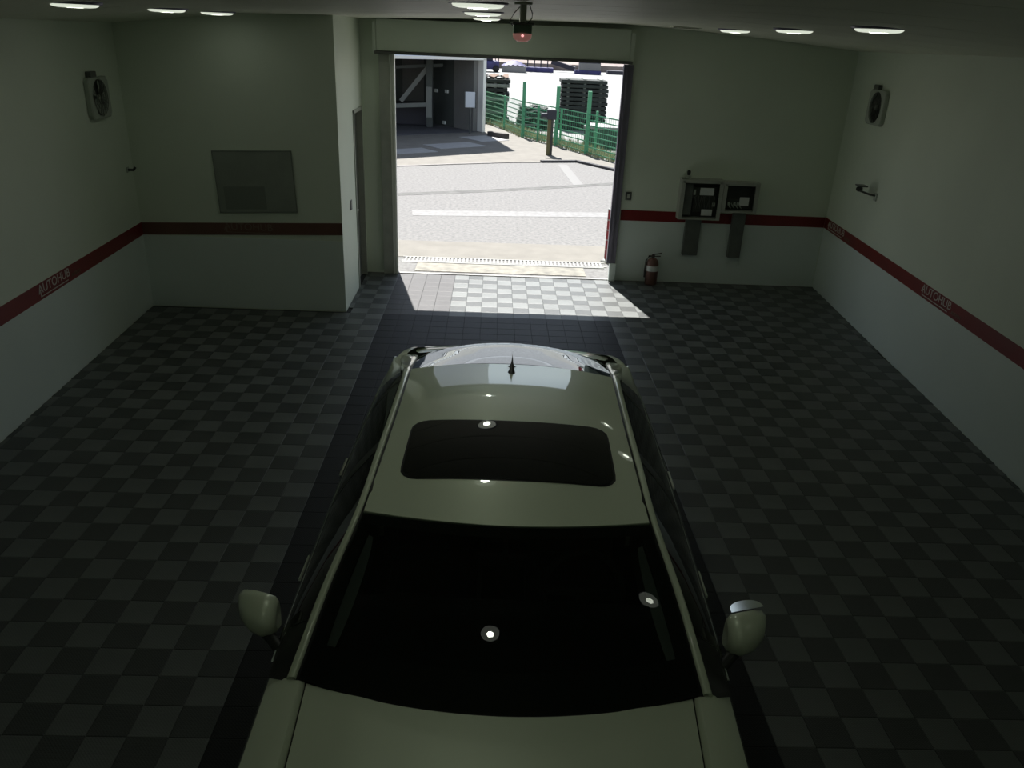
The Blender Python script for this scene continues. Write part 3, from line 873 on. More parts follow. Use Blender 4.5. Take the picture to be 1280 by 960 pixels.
# lower body sides
# stations: y, half width at shoulder, belt half, belt z, crest half, crest z
ST = [(-1.46, 0.52, 0.50, 0.60, 0.40, 0.64), (-1.40, 0.70, 0.66, 0.64, 0.55, 0.69), (-1.22, 0.84, 0.79, 0.72, 0.68, 0.765), (-0.9, 0.900, 0.858, 0.79, 0.745, 0.845), (-0.5, 0.915, 0.878, 0.845, 0.77, 0.90),
      (-0.1, 0.915, 0.880, 0.885, 0.785, 0.935), (0.13, 0.915, 0.880, 0.91, 0.80, 0.952), (0.6, 0.920, 0.886, 0.945, 0.86, 0.975), (1.2, 0.935, 0.900, 0.95, 0.87, 0.985), (2.0, 0.945, 0.905, 0.955, 0.87, 0.99),
      (2.6, 0.940, 0.900, 0.96, 0.86, 0.995), (3.0, 0.925, 0.888, 0.96, 0.85, 0.995), (3.32, 0.895, 0.858, 0.955, 0.835, 0.985), (3.52, 0.83, 0.80, 0.94, 0.76, 0.98), (3.62, 0.70, 0.68, 0.90, 0.62, 0.93)]
def sect(y, sx):
    w_ = itp(y, ST, 1); bw = itp(y, ST, 2); bz_ = itp(y, ST, 3)
    P = [(w_ * 0.80, 0.20), (w_ * 0.955, 0.22), (w_ * 0.985, 0.34), (w_ * 0.995, 0.55 * min(1, bz_ / 0.9)), (w_, bz_ - 0.165), (w_ * 0.998, bz_ - 0.10), (w_ * 0.985, bz_ - 0.045), (bw, bz_)]
    return [(x * sx, y, z) for x, z in P]
WH = [(-0.62, 0.35), (2.42, 0.35)]       # wheel centre y, radius
NS = 90
yst = [-1.46 + (3.62 + 1.46) * k / NS for k in range(NS + 1)]
for sx in (-1, 1):
    mb = MB()
    rows = []
    for y in yst:
        r_ = sect(y, sx)
        # wheel arch: lift the low points above the wheel
        out = []
        for (x, yy_, z) in r_:
            for (wy, wr_) in WH:
                if abs(y - wy) < wr_ + 0.04:
                    arch = 0.33 + math.sqrt(max(0, (wr_ + 0.04) ** 2 - (y - wy) ** 2))
                    z = max(z, arch)
            out.append((x, yy_, z))
        rows.append(out)
    build('body_side', mb.grid(rows), 'paint', car)
    # shoulder from belt up to crest and inwards
    rows = []
    for y in yst:
        bw = itp(y, ST, 2); bz_ = itp(y, ST, 3); cw = itp(y, ST, 4); cz_ = itp(y, ST, 5)
        hw = max(0.2, cw - 0.045)
        if 0.13 < y < 3.32:
            rows.append([(bw * sx, y, bz_), ((bw + cw) / 2 * sx, y, (bz_ + cz_) / 2 + 0.008), (cw * sx, y, cz_), ((cw - 0.02) * sx, y, cz_ - 0.01), ((cw - 0.05) * sx, y, cz_ - 0.03)])
        else:
            rows.append([(bw * sx, y, bz_), ((bw + cw) / 2 * sx, y, (bz_ + cz_) / 2 + 0.012), (cw * sx, y, cz_), ((cw + hw) / 2 * sx, y, cz_ + 0.004), (hw * sx, y, cz_ + 0.004)])
    build('shoulder', MB().grid(rows), 'paint', car)
    # door gaps
    for yd in (0.22, 1.21, 2.15):
        g = MB()
        r_ = sect(yd, sx)[1:]
        g.grid([[(p[0] + o_ * sx, yd + e_, p[2]) for p in r_] for o_, e_ in ((-0.004, -0.004), (0.0015, -0.003), (0.0015, 0.003), (-0.004, 0.004))])
        build('door_gap', g, 'paint_dark', car)
    for yd in (0.98, 1.95):
        x = itp(yd, ST, 1) * sx
        build('door_handle', MB().bbox(min(x, x + 0.035 * sx), max(x, x + 0.035 * sx), yd - 0.10, yd + 0.10, 0.80, 0.825, 0.008), 'chrome', car)
    build('sill', MB().box(min(0.70 * sx, 0.90 * sx), max(0.70 * sx, 0.90 * sx), -0.2, 2.0, 0.17, 0.225), 'dark', car)

# bonnet: hw(y) and surface
HB = [(-1.38, 0.50, 0.715, 0.68), (-1.2, 0.615, 0.78, 0.745), (-0.9, 0.675, 0.855, 0.825), (-0.5, 0.700, 0.915, 0.885), (-0.1, 0.715, 0.948, 0.925), (0.13, 0.725, 0.962, 0.948)]
rows = []
for i in range(20):
    u = i / 19
    row = []
    for k in range(21):
        q = -1 + 2 * k / 20
        yend = -0.008 + 0.128 * q * q
        y = -1.38 + (yend + 1.38) * u
        hw = itp(y, HB, 1)
        zc, ze = itp(y, HB, 2), itp(y, HB, 3)
        crease = 0.006 * math.exp(-((abs(q) - 0.72) / 0.08) ** 2)
        row.append((hw * q, y, zc + (ze - zc) * abs(q)**2.4 + crease))
    rows.append(row)
build('bonnet', thick(rows, 0.015), 'paint', car)
# dark gap under the bonnet edge
for sx in (-1, 1):
    rows = []
    for k in range(30):
        y = -1.38 + 1.505 * k / 29
        hw = itp(y, HB, 1); cw = itp(y, ST, 4)
        rows.append([((hw - 0.01) * sx, y, itp(y, HB, 3) - 0.014), ((max(hw + 0.012, cw - 0.035)) * sx, y, itp(y, HB, 3) - 0.014)])
    build('bonnet_gap', MB().grid(rows, False), 'paint_dark', car)
    # fender lip filling from shoulder to bonnet gap
    rows = []
    for k in range(30):
        y = -1.38 + 1.505 * k / 29
        hw = itp(y, HB, 1); cw = itp(y, ST, 4); cz_ = itp(y, ST, 5)
        rows.append([((max(cw - 0.045, hw + 0.009)) * sx, y, cz_ + 0.004), ((hw + 0.008) * sx, y, itp(y, HB, 3) + 0.001), ((hw + 0.008) * sx, y, itp(y, HB, 3) - 0.02)])
    build('fender_lip', MB().grid(rows), 'paint', car)
# cowl under the windscreen, front face, tail, deck
build('cowl', MB().grid([[(0.70 * q, 0.0 + 0.11 * q * q, 0.93) for q in [-1 + k / 6 for k in range(13)]], [(0.66 * q, 0.10 + 0.11 * q * q, 0.935) for q in [-1 + k / 6 for k in range(13)]]]), 'dark', car)
rows = []
for (dy, z, w_) in ((0.0, 0.66, 0.52), (-0.05, 0.62, 0.56), (-0.09, 0.52, 0.60), (-0.10, 0.38, 0.62), (-0.07, 0.26, 0.60), (0.0, 0.20, 0.55)):
    rows.append([(w_ * q, -1.44 + dy + 0.10 * abs(q) ** 3, z) for q in [-1 + k / 8 for k in range(17)]])
build('front_bumper', MB().grid(rows), 'paint', car)
build('grille', MB().bbox(-0.34, 0.34, -1.565, -1.50, 0.36, 0.58, 0.02), 'dark', car)
rows = [[(x * q, y, z - 0.03 * abs(q) ** 3) for q in [-1 + k / 8 for k in range(17)]] for (x, y, z) in ((0.70, 3.41, 1.01), (0.73, 3.46, 1.00), (0.73, 3.54, 0.99), (0.70, 3.60, 0.97), (0.68, 3.64, 0.97), (0.64, 3.66, 0.85), (0.64, 3.68, 0.55), (0.62, 3.70, 0.40), (0.58, 3.62, 0.22))]
build('boot_lid', MB().grid(rows), 'paint', car)
for sx in (-1, 1):
    build('headlight', MB().grid([[(sx * (0.42 + 0.30 * a_), -1.43 + 0.22 * a_ ** 2 - 0.03 * math.sin(math.pi * b_), 0.66 + 0.05 * a_ - 0.11 * b_) for b_ in (0, .33, .66, 1)] for a_ in (0, .25, .5, .75, 1)]), 'light_lens', car)
    build('tail_light', MB().grid([[(sx * (0.50 + 0.26 * a_), 3.665 - 0.10 * a_ ** 2 + 0.02 * math.sin(math.pi * b_), 0.93 - 0.12 * b_) for b_ in (0, .33, .66, 1)] for a_ in (0, .25, .5, .75, 1)]), 'tail_lens', car)
build('underbody', MB().box(-0.78, 0.78, -1.35, 3.5, 0.16, 0.24), 'dark', car)
# wheels
for (wy, wr_) in WH:
    for sx in (-1, 1):
        wx = 0.80 * sx
        wo_ = build('wheel', MB().lathe([(0.20, -0.10), (0.31, -0.105), (0.335, -0.08), (0.335, 0.08), (0.31, 0.105), (0.20, 0.10)], 36, axis='x'), 'tyre', car, (wx, wy, 0.335))
        r2 = MB().lathe([(0.0001, 0.06 * sx), (0.05, 0.065 * sx), (0.06, 0.04 * sx)], 16, axis='x').lathe([(0.20, 0.10 * sx), (0.215, 0.09 * sx), (0.19, -0.05 * sx), (0.19, -0.06 * sx)], 32, axis='x')
        for k in range(7):
            a_ = 2 * math.pi * k / 7
            r2.bar((0.06 * sx, 0.03 * math.cos(a_), 0.03 * math.sin(a_)), (0.08 * sx, 0.20 * math.cos(a_), 0.20 * math.sin(a_)), 0.035, 0.02)
        build('rim', r2, 'rim', wo_)
# cabin
build('dashboard', MB().grid([[(0.70 * q, 0.20 + 0.0 * q, 0.90) for q in (-1, -.5, 0, .5, 1)], [(0.72 * q, 0.50, 0.95) for q in (-1, -.5, 0, .5, 1)], [(0.72 * q, 0.68, 0.92) for q in (-1, -.5, 0, .5, 1)], [(0.70 * q, 0.72, 0.70) for q in (-1, -.5, 0, .5, 1)]]), 'cabin', car)
build('cabin_floor', MB().box(-0.78, 0.78, 0.1, 3.2, 0.28, 0.30).box(-0.80, -0.78, 0.25, 3.2, 0.28, 0.93).box(0.78, 0.80, 0.25, 3.2, 0.28, 0.93).box(-0.7, 0.7, 0.14, 0.18, 0.28, 0.90).box(-0.8, 0.8, 3.2, 3.24, 0.28, 0.98), 'cabin', car)
build('parcel_shelf', MB().box(-0.70, 0.70, 2.45, 3.25, 0.98, 1.0), 'cabin', car)
build('headlining', MB().grid([[(p[0] * 0.98, p[1], p[2] - 0.05) for p in r] for r in panel(CEN_R, ED_R, 10, 9)]), 'cabin', car)
build('steering_wheel', MB().tube([(0.36 + 0.18 * math.cos(a_), 0.78 + 0.07 * math.sin(a_), 0.90 + 0.17 * math.sin(a_)) for a_ in [2 * math.pi * k / 24 for k in range(25)]], 0.014, 8, False).tube([(0.19, 0.78, 0.90), (0.53, 0.78, 0.90)], 0.018, 8).tube([(0.36, 0.70, 0.80), (0.36, 0.78, 0.90)], 0.03, 8), 'cabin', car)
for sx in (-1, 1):
    st = build('seat', MB().bbox(-0.25, 0.25, -0.25, 0.27, 0.30, 0.55, 0.06), 'cabin', car, (0.37 * sx, 1.35, 0))
    build('backrest', MB().bbox(-0.24, 0.24, 0.22, 0.36, 0.50, 1.08, 0.05), 'cabin', st)
    build('headrest', MB().bbox(-0.13, 0.13, 0.26, 0.36, 1.10, 1.28, 0.04), 'cabin', st)
    rows = []
    for k in range(10):
        y = 0.16 + 0.40 * k / 9
        e_ = Vector((itp(y, ED_W, 1), y, itp(y, ED_W, 2)))
        f_ = math.sin(math.pi * (k + 0.5) / 10) ** 0.5
        rows.append([((e_.x - 0.055) * sx, y + 0.02, e_.z - 0.02), ((e_.x - 0.055 - 0.045 * f_) * sx, y + 0.02, e_.z - 0.03)])
    build('pillar_trim', MB().grid(rows), 'cabin_grey', car)
build('rear_seat', MB().bbox(-0.68, 0.68, 1.95, 2.45, 0.30, 0.60, 0.06).bbox(-0.68, 0.68, 2.35, 2.50, 0.55, 1.0, 0.05), 'cabin', car)
build('rear_view_mirror', MB().bbox(-0.12, 0.12, 0.48, 0.50, 1.24, 1.30, 0.008).tube([(0, 0.47, 1.38), (0, 0.49, 1.30)], 0.01, 8), 'cabin', car)
# antenna fin
fin = MB()
fz = roof_z(0.0, 2.12)
prof = [(-0.085, 0.0, 0.026), (-0.06, 0.02, 0.024), (-0.02, 0.045, 0.014), (0.03, 0.085, 0.005), (0.045, 0.088, 0.004), (0.06, 0.04, 0.010), (0.07, 0.0, 0.018)]
rows = []
for (dy, h, hw) in prof:
    rows.append([(-hw * 1.5, 2.12 + dy, fz - 0.006), (-hw * 0.8, 2.12 + dy, fz + h * 0.4), (0, 2.12 + dy, fz + h), (hw * 0.8, 2.12 + dy, fz + h * 0.4), (hw * 1.5, 2.12 + dy, fz - 0.006)])
build('antenna_fin', MB().grid(rows), 'dark', car)
# wing mirrors
for sx in (-1, 1):
    rows = []
    # housing sections along x (outward)
    secs = [(0.895, 0.060, 0.060, 1.035, 0.40), (0.907, 0.095, 0.082, 1.035, 0.40), (0.95, 0.110, 0.092, 1.037, 0.405), (1.00, 0.102, 0.088, 1.04, 0.42), (1.045, 0.075, 0.070, 1.042, 0.44), (1.068, 0.035, 0.040, 1.045, 0.455)]
    for (x, ry, rz, zc, yc) in secs:
        rows.append([(x * sx, yc - (ry * math.cos(a_) if math.cos(a_) > 0 else ry * 0.15 * math.cos(a_)) * 1.0, zc + rz * math.sin(a_)) for a_ in [2 * math.pi * k / 20 for k in range(20)]])
    mo = MB().grid(rows, closed=True)
    mo.add(rows[0], [tuple(range(20))]); mo.add(rows[-1], [tuple(range(20))[::-1]])
    mh = build('wing_mirror', mo, 'paint', car)
    gy = [(0.912, 0.408), (0.95, 0.417), (1.01, 0.434), (1.05, 0.456)]
    rr = [[(x * sx, y + 0.012, 1.037 + z) for z in (-0.055, -0.03, 0, 0.03, 0.058)] for (x, y) in gy]
    build('mirror_glass', MB().grid(rr), 'mirror', mh)
    if sx > 0:
        rows = []
        for v_ in (0.0, 0.35, 0.7, 1.0):
            row = []
            for k in range(13):
                a_ = math.pi * k / 12
                x_ = 0.985 + 0.062 * math.cos(a_); y_ = 0.432 + 0.085 * v_ * math.sin(a_) ** 0.7
                row.append((x_, y_, 1.122 + 0.30 * (x_ - 0.985) - 0.30 * (y_ - 0.432)))
            rows.append(row)
        build('door_glint', MB().grid(rows), 'chrome', mh)  # added crescent, tilted to mirror the bright doorway as a glint
    build('mirror_arm', MB().tube([(0.845 * sx, 0.26, 0.94), (0.89 * sx, 0.30, 0.965), (0.95 * sx, 0.36, 0.985)], [0.028, 0.022, 0.026], 12), 'dark', mh)

# ------------------------------------------------------------------ OUTSIDE
def ground(name, poly, z0, z1, m, label, cat='ground'):
    o = build(name, MB().prism(poly, z0, z1), m)
    return tag(o, label, cat, None, 'structure')
ground('pavement', [(-14, 11.06), (14, 11.06), (14, 23.5), (3.3, 21.3), (2.32, 22.75), (0.3, 22.15), (-2.5, 20.8), (-14, 16.0)], -0.3, -0.004, 'asphalt', 'sunlit grey paving outside the doorway')
ground('apron', [(-14, 16.0), (-2.5, 20.8), (0.3, 22.15), (2.32, 22.75), (3.3, 21.3), (14, 23.5), (14, 14), (14.1, 26), (6, 22.0), (3.5, 22.9), (0.95, 28.1), (-0.46, 32.6), (-0.46, 40), (-14, 40)][:5] + [(3.9, 21.6), (3.45, 22.75), (2.75, 24.35), (0.95, 28.0), (-0.46, 32.4), (-0.46, 40), (-14, 40)], -0.3, 0.004, 'apron', 'tan concrete apron before the grey warehouse')
ground('sill_strip', [(DX0 - 0.1, 11.98), (14, 11.98), (14, 13.35), (-14, 12.75), (-14, 11.98)], -0.05, 0.004, 'apron', 'tan concrete strip outside the drain')
ground('yard', [(-0.46, 32.4), (0.95, 28.0), (2.75, 24.35), (3.45, 22.75), (3.9, 21.6), (30, 27), (60, 140), (-30, 140), (-8, 40), (-0.46, 40)], -0.3, -0.002, 'yard', 'white concrete yard beyond the green fence')
build_far = ground('dirt_bank', [(-25, 84), (45, 90), (60, 140), (-30, 140)], -0.3, 0.6, 'dirt', 'pinkish dirt bank at the far side of the yard')
# seams and painted line
s1 = tag(build('paint_stripe', MB().prism([(-1.5, 14.98), (2.6, 15.50), (2.55, 15.95), (-1.56, 15.48)], -0.01, 0.0), 'line'), 'faint white painted stripe across the sunlit paving', 'road marking', None, 'structure')
arc = []
for k in range(15):
    x = -3.0 + 7.0 * k / 14
    yc = 16.7 + 0.55 * (x + 3) * 0.62 + 0.02 * (x + 3) ** 2
    arc.append((x, yc))
poly = [(x, y - 0.16) for x, y in arc] + [(x, y + 0.16) for x, y in arc[::-1]]
tag(build('tar_seam', MB().prism(poly, -0.01, -0.001), 'crack'), 'long dark tar seam curving across the paving', 'seam', None, 'structure')
tag(build('small_patch', MB().prism([(1.9, 19.0), (2.15, 19.0), (2.0, 22.2), (1.75, 22.2)], -0.01, -0.0015), 'asphalt_pale'), 'short pale stripe on the paving before the apron', 'road marking', None, 'structure')
# kerb along the apron edge and towards the fence
kb = thing('kerb', 'low pale kerb between the paving and the concrete apron', 'kerb', (0, 0, 0))
pts = [(-6.0, 19.15), (-2.5, 20.8), (-1.1, 21.5), (0.3, 22.15), (1.3, 22.45), (2.32, 22.75), (2.8, 22.05), (3.3, 21.3), (5, 20.6)]
for p, q in zip(pts[:-1], pts[1:]):
    m_ = 'seam_dark' if p[0] > 1.2 else 'kerb'
    zz = 0.02 if m_ == 'seam_dark' else -0.022
    build('kerb_stone', MB().bar((p[0], p[1], zz), (q[0], q[1], zz), 0.13, 0.07), m_, kb)
# drain in front of the door
t = thing('drain_grate', 'long slotted drain grate across the door sill', 'drain', (0.15, 11.9, 0))
g = MB()
for k in range(52):
    x = -1.46 + k * 0.0585
    g.box(x, x + 0.030, -0.13, 0.07, -0.03, 0.006)
o = build('grate_bars', g, 'grate', t); o['kind'] = 'stuff'
build('grate_frame', MB().box(-1.5, 1.62, -0.16, -0.13, -0.03, 0.008).box(-1.5, 1.62, 0.07, 0.10, -0.03, 0.008), 'grate', t)
build('channel', MB().box(-1.5, 1.62, -0.14, 0.08, -0.12, -0.035), 'seam_dark', t)
t = thing('sill_plate', 'worn tan metal plate lying along the door sill', 'plate', (0.15, 11.4, 0))
build('plate', MB().bbox(-1.25, 1.25, -0.18, 0.26, -0.004, 0.006, 0.002), 'plate', t)
build('edge', MB().bbox(-1.5, 1.57, -0.33, -0.28, -0.004, 0.01, 0.002), 'grate', t)
build('edge', MB().bbox(-1.5, 1.57, 0.28, 0.32, -0.004, 0.01, 0.002), 'grate', t)
# red reflective pole by the right jamb
t = thing('marker_pole', 'thin red and pale striped pole standing outside the right jamb', 'pole', (1.80, 12.1, 0))
build('base', MB().lathe([(0.0001, 0), (0.085, 0), (0.085, 0.02), (0.04, 0.045), (0.03, 0.05)], 18), 'grate', t)
for k in range(5):
    z = 0.05 + k * 0.155
    m_ = 'pole_red' if k in (0, 1, 3) else 'pole_red'
    build('red_band', MB().tube([(0, 0, z), (0, 0, z + 0.135)], 0.032, 14), 'pole_red', t)
    build('pale_ring', MB().tube([(0, 0, z + 0.135), (0, 0, z + 0.155)], 0.033, 14), 'pole_white', t)

# ---- warehouse across the paving (facade skewed)
fd = Vector((3.02, 2.3, 0)).normalized()
F1 = Vector((-0.46, 29.2, 0))                         # right corner of the facade
F0 = F1 - fd * 14
nback = Vector((-fd.y, fd.x, 0))
HB_ = 7.7
def fpt(s_, d_, z): # s_ metres left from right corner, d_ metres behind facade
    p = F1 - fd * s_ + nback * d_
    return (p.x, p.y, z)
def fbox(mb, s0, s1, d0, d1, z0, z1):
    vs_ = [fpt(s_, d_, z) for z in (z0, z1) for d_ in (d0, d1) for s_ in (s0, s1)]
    return mb.add(vs_, [(0, 2, 3, 1), (4, 5, 7, 6), (0, 1, 5, 4), (2, 6, 7, 3), (0, 4, 6, 2), (1, 3, 7, 5)])
bd = thing('warehouse', 'grey warehouse with a wide dark open bay across the paving', 'building', (F1.x, F1.y, 0))
bd_off = Vector((-F1.x, -F1.y, 0))
def bpart(name, mb, m, parent=None):
    mb.v = [(v[0] - F1.x, v[1] - F1.y, v[2]) for v in mb.v]
    return build(name, mb, m, parent or bd)
OPH = 2.35
bpart('facade', fbox(MB(), -0.02, 14, 0, 0.25, OPH + 0.08, HB_), 'gpale')
bpart('side_wall', fbox(MB(), 0.0, 0.2, 0.25, 9, 0, HB_), 'gwall')
bpart('side_wall', fbox(MB(), 13.8, 14, 0.25, 9, 0, HB_), 'gwall')
bpart('back_wall', fbox(MB(), 0.2, 13.8, 5.0, 5.25, 0, HB_), 'gdark')
bpart('roof', fbox(MB(), 0, 14, 0, 9, HB_, HB_ + 0.2), 'gwall')
bpart('bay_floor', fbox(MB(), 0.2, 13.8, 0.0, 5.0, 0.0, 0.012), 'gfloor')
bpart('bay_ceiling', fbox(MB(), 0.2, 13.8, 0.25, 5.0, 3.0, 3.1), 'gdark')
bpart('door_post', fbox(MB(), -0.10, 0.02, -0.06, 0.25, 0, OPH + 0.1), 'gframe')
bpart('door_header', fbox(MB(), -0.10, 9, -0.06, 0.0, OPH, OPH + 0.09), 'gframe')
bpart('column', MB().box(-2.47, -2.25, 30.0, 30.25, 0, 3.0), 'gdark')
bpart('guard_box', MB().box(-2.47, -2.27, 29.9, 30.0, 0.35, 1.38), 'gbeam')
bpart('beam', MB().bar((-3.40, 30.2, 0.85), (-2.42, 30.2, 2.02), 0.10, 0.15), 'gbeam')
bpart('beam', MB().bar((-3.6, 30.1, 1.98), (-1.9, 30.3, 2.10), 0.10, 0.10), 'gdark')
bpart('beam', MB().bar((-3.6, 30.0, 0.70), (-2.45, 30.0, 0.78), 0.14, 0.14), 'gbeam')
bpart('machine', MB().bbox(-3.9, -2.5, 30.6, 31.6, 0.0, 0.75, 0.03), 'far_dark')
bpart('wall_lining', fbox(MB(), 0.2, 0.215, 1.45, 2.75, 0, 3.0), 'gdark')
bpart('pilaster', fbox(MB(), 0.2, 0.42, 2.8, 3.1, 0, 3.0), 'gdark')
for (d_, z_) in ((2.46, 1.14), (1.78, 1.16), (1.94, 0.07)):
    bpart('bright_spot', fbox(MB(), 0.215, 0.27, d_, d_ + 0.16, z_, z_ + 0.11), 'paper')  # small white boxes put in for bright spots of light
t = thing('sign_board', 'pale rectangular sign on a thin pole inside the warehouse bay edge', 'sign', (-0.86, 28.55, 0))
build('panel', MB().bbox(-0.17, 0.17, -0.04, 0.0, 0.86, 1.36, 0.01), 'sign', t)
build('panel_frame', MB().box(-0.20, -0.17, -0.05, 0.02, 0.84, 1.38).box(0.17, 0.20, -0.05, 0.02, 0.84, 1.38), 'gdark', t)
build('pole', MB().tube([(0, 0.02, 0), (0, 0.02, 0.9)], 0.03, 10), 'gdark', t)
# steel plates lying in the shade
for (cx_, cy_, w_, l_, a_, lab) in ((-2.4, 23.6, 1.3, 0.9, 0.65, 'pale flat sheet on the shaded ground at the left of the bay'),
                                   (-1.2, 25.2, 1.7, 1.0, 0.65, 'middle flat sheet on the shaded ground before the bay'),
                                   (-0.35, 27.2, 1.1, 1.3, 0.65, 'flat bluish sheet on the shaded ground beside the white post')):
    tag(build('ground_sheet', MB().bbox(-w_ / 2, w_ / 2, -l_ / 2, l_ / 2, 0.003, 0.02, 0.004), 'sheet_pale', None, (cx_, cy_, 0.0)), lab, 'sheet').rotation_euler = (0, 0, a_)
tag(build('timber_baulk', MB().bbox(-0.42, 0.42, -0.09, 0.09, 0, 0.16, 0.01), 'timber', None, (0.12, 27.75, 0.004)), 'short dark timber lying on the ground below the fence', 'timber').rotation_euler = (0, 0, -0.75)

# ---- card reader post
t = thing('card_reader_post', 'dark ochre post with a black box on top before the green fence', 'post', (1.62, 23.95, 0))
build('post', MB().bbox(-0.095, 0.0, -0.08, 0.08, 0, 1.05, 0.01), 'post_yellow', t)
build('post_back', MB().bbox(0.0, 0.07, -0.08, 0.08, 0, 1.05, 0.01), 'dark', t)
build('reader_box', MB().bbox(-0.13, 0.14, -0.12, 0.10, 1.0, 1.27, 0.02), 'far_dark', t)
build('reader_hood', MB().bbox(-0.30, -0.11, -0.10, 0.06, 1.06, 1.16, 0.02), 'far_dark', t)

# ---- green fence
fp = [(-0.46, 32.6), (0.34, 30.26), (0.95, 28.1), (1.95, 26.2), (2.74, 24.4), (3.5, 22.75), (4.6, 20.6)]
fence = thing('mesh_fence', 'green wire mesh fence with square posts along the yard', 'fence', (fp[0][0], fp[0][1], 0))
def fl(p, z): return (p[0] - fp[0][0], p[1] - fp[0][1], z)
for i, p in enumerate(fp):
    tall = 1.78 if i in (2, 3, 4) else 1.18
    wdt = 0.10 if tall > 1.5 else 0.07
    if i in (2, 3, 4): wdt = 0.11
    build('post', MB().bbox(fl(p, 0)[0] - wdt / 2, fl(p, 0)[0] + wdt / 2, fl(p, 0)[1] - wdt / 2, fl(p, 0)[1] + wdt / 2, 0, tall, 0.01), 'fence', fence)
for (x, y, h) in ((1.42, 27.2, 1.12), (2.12, 26.6, 1.10), (2.98, 24.3, 1.25)):
    build('post', MB().bbox(x - fp[0][0] - 0.035, x - fp[0][0] + 0.035, y - fp[0][1] - 0.035, y - fp[0][1] + 0.035, 0, h, 0.008), 'fence', fence)
for p, q in zip(fp[:-1], fp[1:]):
    g = MB()
    for k in range(8):
        z = 0.08 + k * 0.152
        g.bar(fl(p, z), fl(q, z), 0.014, 0.030)
    L = math.dist(p, q); n_ = int(L / 0.11)
    for k in range(1, n_):
        u = k / n_
        x = p[0] + (q[0] - p[0]) * u; y = p[1] + (q[1] - p[1]) * u
        g.bar(fl((x, y), 0.06), fl((x, y), 1.16), 0.008)
    build('mesh_panel', g, 'fence', fence)
# grass strip at its foot (nobody could count it)
g = MB()
for k in range(5200):
    u = random.random() * (len(fp) - 1); i = int(u); u -= i
    x = fp[i][0] + (fp[i + 1][0] - fp[i][0]) * u; y = fp[i][1] + (fp[i + 1][1] - fp[i][1]) * u
    x += random.uniform(-0.10, 0.75); y += random.uniform(-0.15, 0.5)
    if 2.85 < x < 5.2 and 25.6 < y < 27.0: continue
    h = random.uniform(0.05, 0.22) * (1.5 if random.random() < 0.1 else 1)
    a_ = random.uniform(0, 6.28); r_ = 0.016
    lean = (random.uniform(-.06, .06), random.uniform(-.06, .06))
    g.add([(x - r_ * math.cos(a_), y - r_ * math.sin(a_), 0), (x + r_ * math.cos(a_), y + r_ * math.sin(a_), 0), (x + lean[0], y + lean[1], h)], [(0, 1, 2)])
tag(build('grass', g, 'grass'), 'short sunlit grass growing along the foot of the green fence', 'grass', None, 'stuff')

# ---- stacked slabs in the yard
def stack(x0, x1, y0, y1, n, h, grp, side, jit=0.05, mats_=('slab_dark',), z0=0.0):
    dz = h / n
    for k in range(n):
        a0, a1 = random.uniform(-jit, jit), random.uniform(-jit, jit)
        m_ = mats_[k % len(mats_)]
        if k == n - 1: lab = 'topmost weathered slab on the stack %s' % side
        elif k == 0: lab = 'lowest slab resting on the yard in the stack %s' % side
        else: lab = 'dark flat slab within the stack %s' % side
        o = build('stacked_slab', MB().bbox(x0 + a0, x1 + a1, y0, y1, z0 + k * dz + 0.001, z0 + (k + 1) * dz - dz * 0.22, min(0.012, dz * 0.1)), m_)
        tag(o, lab, 'slab', grp if 0 < k < n - 1 else None)
        sp = MB()
        for j in range(3):
            xx = x0 + (x1 - x0) * (0.15 + 0.35 * j)
            sp.box(xx - 0.05, xx + 0.05, y0 + 0.05, y1 - 0.05, z0 + (k + 1) * dz - dz * 0.22, z0 + (k + 1) * dz)
        build('spacer', sp, 'slab_pale', o)
stack(2.40, 4.12, 30.9, 32.0, 12, 1.80, 'slabs of the tall right stack', 'right of the green fence posts')
stack(-0.55, 0.50, 32.7, 33.9, 10, 1.62, 'slabs of the left stack', 'beside the warehouse corner', 0.06, ('slab_dark', 'slab_dark', 'slab_pale'))
tag(build('rusty_sheet', MB().grid([[(-0.5 + 0.14 * k, 32.8 + j * 0.4, 1.70 + 0.05 * math.sin(k * 1.7 + j)) for k in range(8)] for j in range(4)]).grid([[(-0.5 + 0.14 * k, 32.8 + j * 0.4, 1.66 + 0.05 * math.sin(k * 1.7 + j)) for k in range(8)] for j in range(4)]), 'slab_brown'), 'crumpled rusty sheet on top of the left slab stack', 'sheet')
# low heap of bent sheets between the stacks
for k in range(7):
    x0 = 0.75 + 0.02 * k; x1 = 2.1 - 0.03 * k; y0 = 30.6; z = 0.05 + 0.12 * k
    rows = [[(x0 + (x1 - x0) * i / 9, y0 + j * 0.5 + 0.1 * math.sin(k), z + 0.055 * math.sin(i * 1.3 + 1) * (k / 6) + 0.02) for i in range(10)] for j in range(3)]
    low = [[(p[0], p[1], p[2] - 0.05) for p in r] for r in rows]
    mb = MB().grid(rows, False).grid(low, False).grid([rows[0], low[0]], False).grid([rows[-1], low[-1]], False)
    tag(build('bent_sheet', mb, 'slab_dark' if k % 2 == 0 else 'slab_pale'), ['lowest bent sheet, dark and flat on the yard, of the low heap', 'second lowest sheet, pale, of the low heap', 'third sheet from below, dark, of the low heap', 'middle sheet, pale, of the low heap', 'dark sheet just above the middle of the low heap', 'pale bent sheet next to the top of the low heap', 'top crumpled dark sheet of the low heap'][k] + ' behind the fence', 'sheet', 'bent sheets in the low heap')
t = thing('green_container', 'low green container with white flat top behind the fence at the right', 'container', (3.9, 26.3, 0), -0.2)
build('body', MB().bbox(-1.0, 1.2, -0.5, 0.6, 0.0, 0.58, 0.015), 'bin_green', t)
build('lid', MB().bbox(-1.03, 1.23, -0.53, 0.63, 0.58, 0.66, 0.01), 'bin_lid', t)
g = MB()
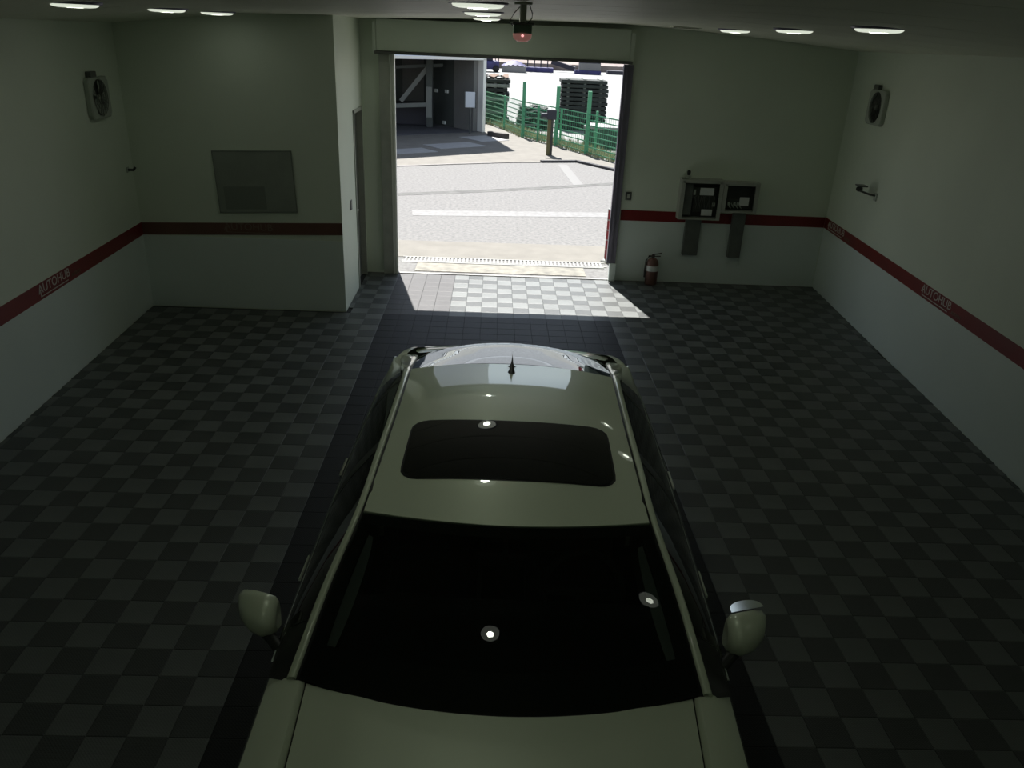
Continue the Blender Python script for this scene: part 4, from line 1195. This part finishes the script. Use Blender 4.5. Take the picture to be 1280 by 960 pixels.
for k in range(8):
    g.box(-0.9 + k * 0.28, -0.86 + k * 0.28, -0.52, -0.5, 0.03, 0.55)
build('ribs', g, 'bin_green', t)

# ---- far side of the yard
t = thing('fork_truck', 'small dark machine with cab at the far left of the yard', 'machine', (-0.75, 77.5, 0), 0.1)
build('body', MB().bbox(-0.9, 0.9, -1.0, 1.0, 0.25, 0.95, 0.08), 'tarp', t)
build('cab', MB().bbox(-0.55, 0.35, -0.6, 0.6, 0.95, 2.0, 0.05), 'far_dark', t)
build('mast', MB().box(0.55, 0.62, -0.5, -0.4, 0.2, 2.2).box(0.85, 0.92, -0.5, -0.4, 0.2, 2.2).box(0.55, 0.92, -0.5, -0.4, 1.4, 1.5), 'far_dark', t)
for sx in (-0.6, 0.6):
    build('wheel', MB().lathe([(0.0001, -0.1), (0.3, -0.1), (0.3, 0.1), (0.0001, 0.1)], 18, c=(sx, -1.0, 0.3), axis='y'), 'tyre', t)
t = thing('tarp_pile', 'blue tarpaulin over a pale heap in the far yard', 'tarp', (1.35, 78.6, 0))
rows = []
for i in range(9):
    rows.append([(-0.9 + 2.3 * k / 11, -0.8 + 0.2 * i, 0.55 + 0.45 * math.sin(math.pi * k / 11) * math.sin(math.pi * (i + 0.5) / 9) + 0.06 * math.sin(3 * k + i)) for k in range(12)])
build('tarp', MB().grid(rows), 'tarp', t)
build('pale_load', MB().bbox(-0.85, 1.35, -0.75, 0.75, 0.0, 0.56, 0.04), 'bin_lid', t)
t = thing('steel_rack', 'tall dark upright rack on a long pallet in the far yard', 'rack', (3.9, 81.2, 0))
build('pallet', MB().bbox(-1.6, 1.5, -0.6, 0.6, 0.0, 0.42, 0.03), 'tarp', t)
for x in (-0.95, -0.3, 0.3, 0.95):
    build('upright', MB().box(x - 0.05, x + 0.05, -0.05, 0.05, 0.42, 2.6), 'far_dark', t)
build('rail', MB().box(-1.0, 1.0, -0.04, 0.04, 1.9, 2.0), 'far_dark', t)
t = tag(build('long_beam', MB().bar((5.4, 83.5, 0.9), (7.6, 82.5, 0.35), 0.35, 0.4), 'far_dark'), 'sloping dark long beam lying in the far yard', 'beam')
t = thing('far_crate', 'dark and pale layered crate at the far right of the yard', 'crate', (8.7, 80.6, 0))
build('base', MB().bbox(-1.3, 1.15, -0.6, 0.6, 0.0, 0.35, 0.03), 'tarp', t)
build('load', MB().bbox(-0.9, 1.1, -0.5, 0.5, 0.35, 1.0, 0.03), 'far_pale', t)
build('top', MB().bbox(-1.0, 1.1, -0.5, 0.5, 1.0, 1.35, 0.03), 'far_dark', t)
tag(build('far_pallet', MB().bbox(-1.2, 3.0, -0.5, 0.5, 0.0, 0.35, 0.04).bbox(0.4, 3.0, -0.3, 0.5, 0.5, 0.8, 0.04).box(0.6, 0.8, -0.3, 0.5, 0.35, 0.5).box(2.4, 2.6, -0.3, 0.5, 0.35, 0.5), 'far_dark', None, (12.0, 83.0, 0)), 'flat dark pallet at the right edge of the far yard', 'pallet')
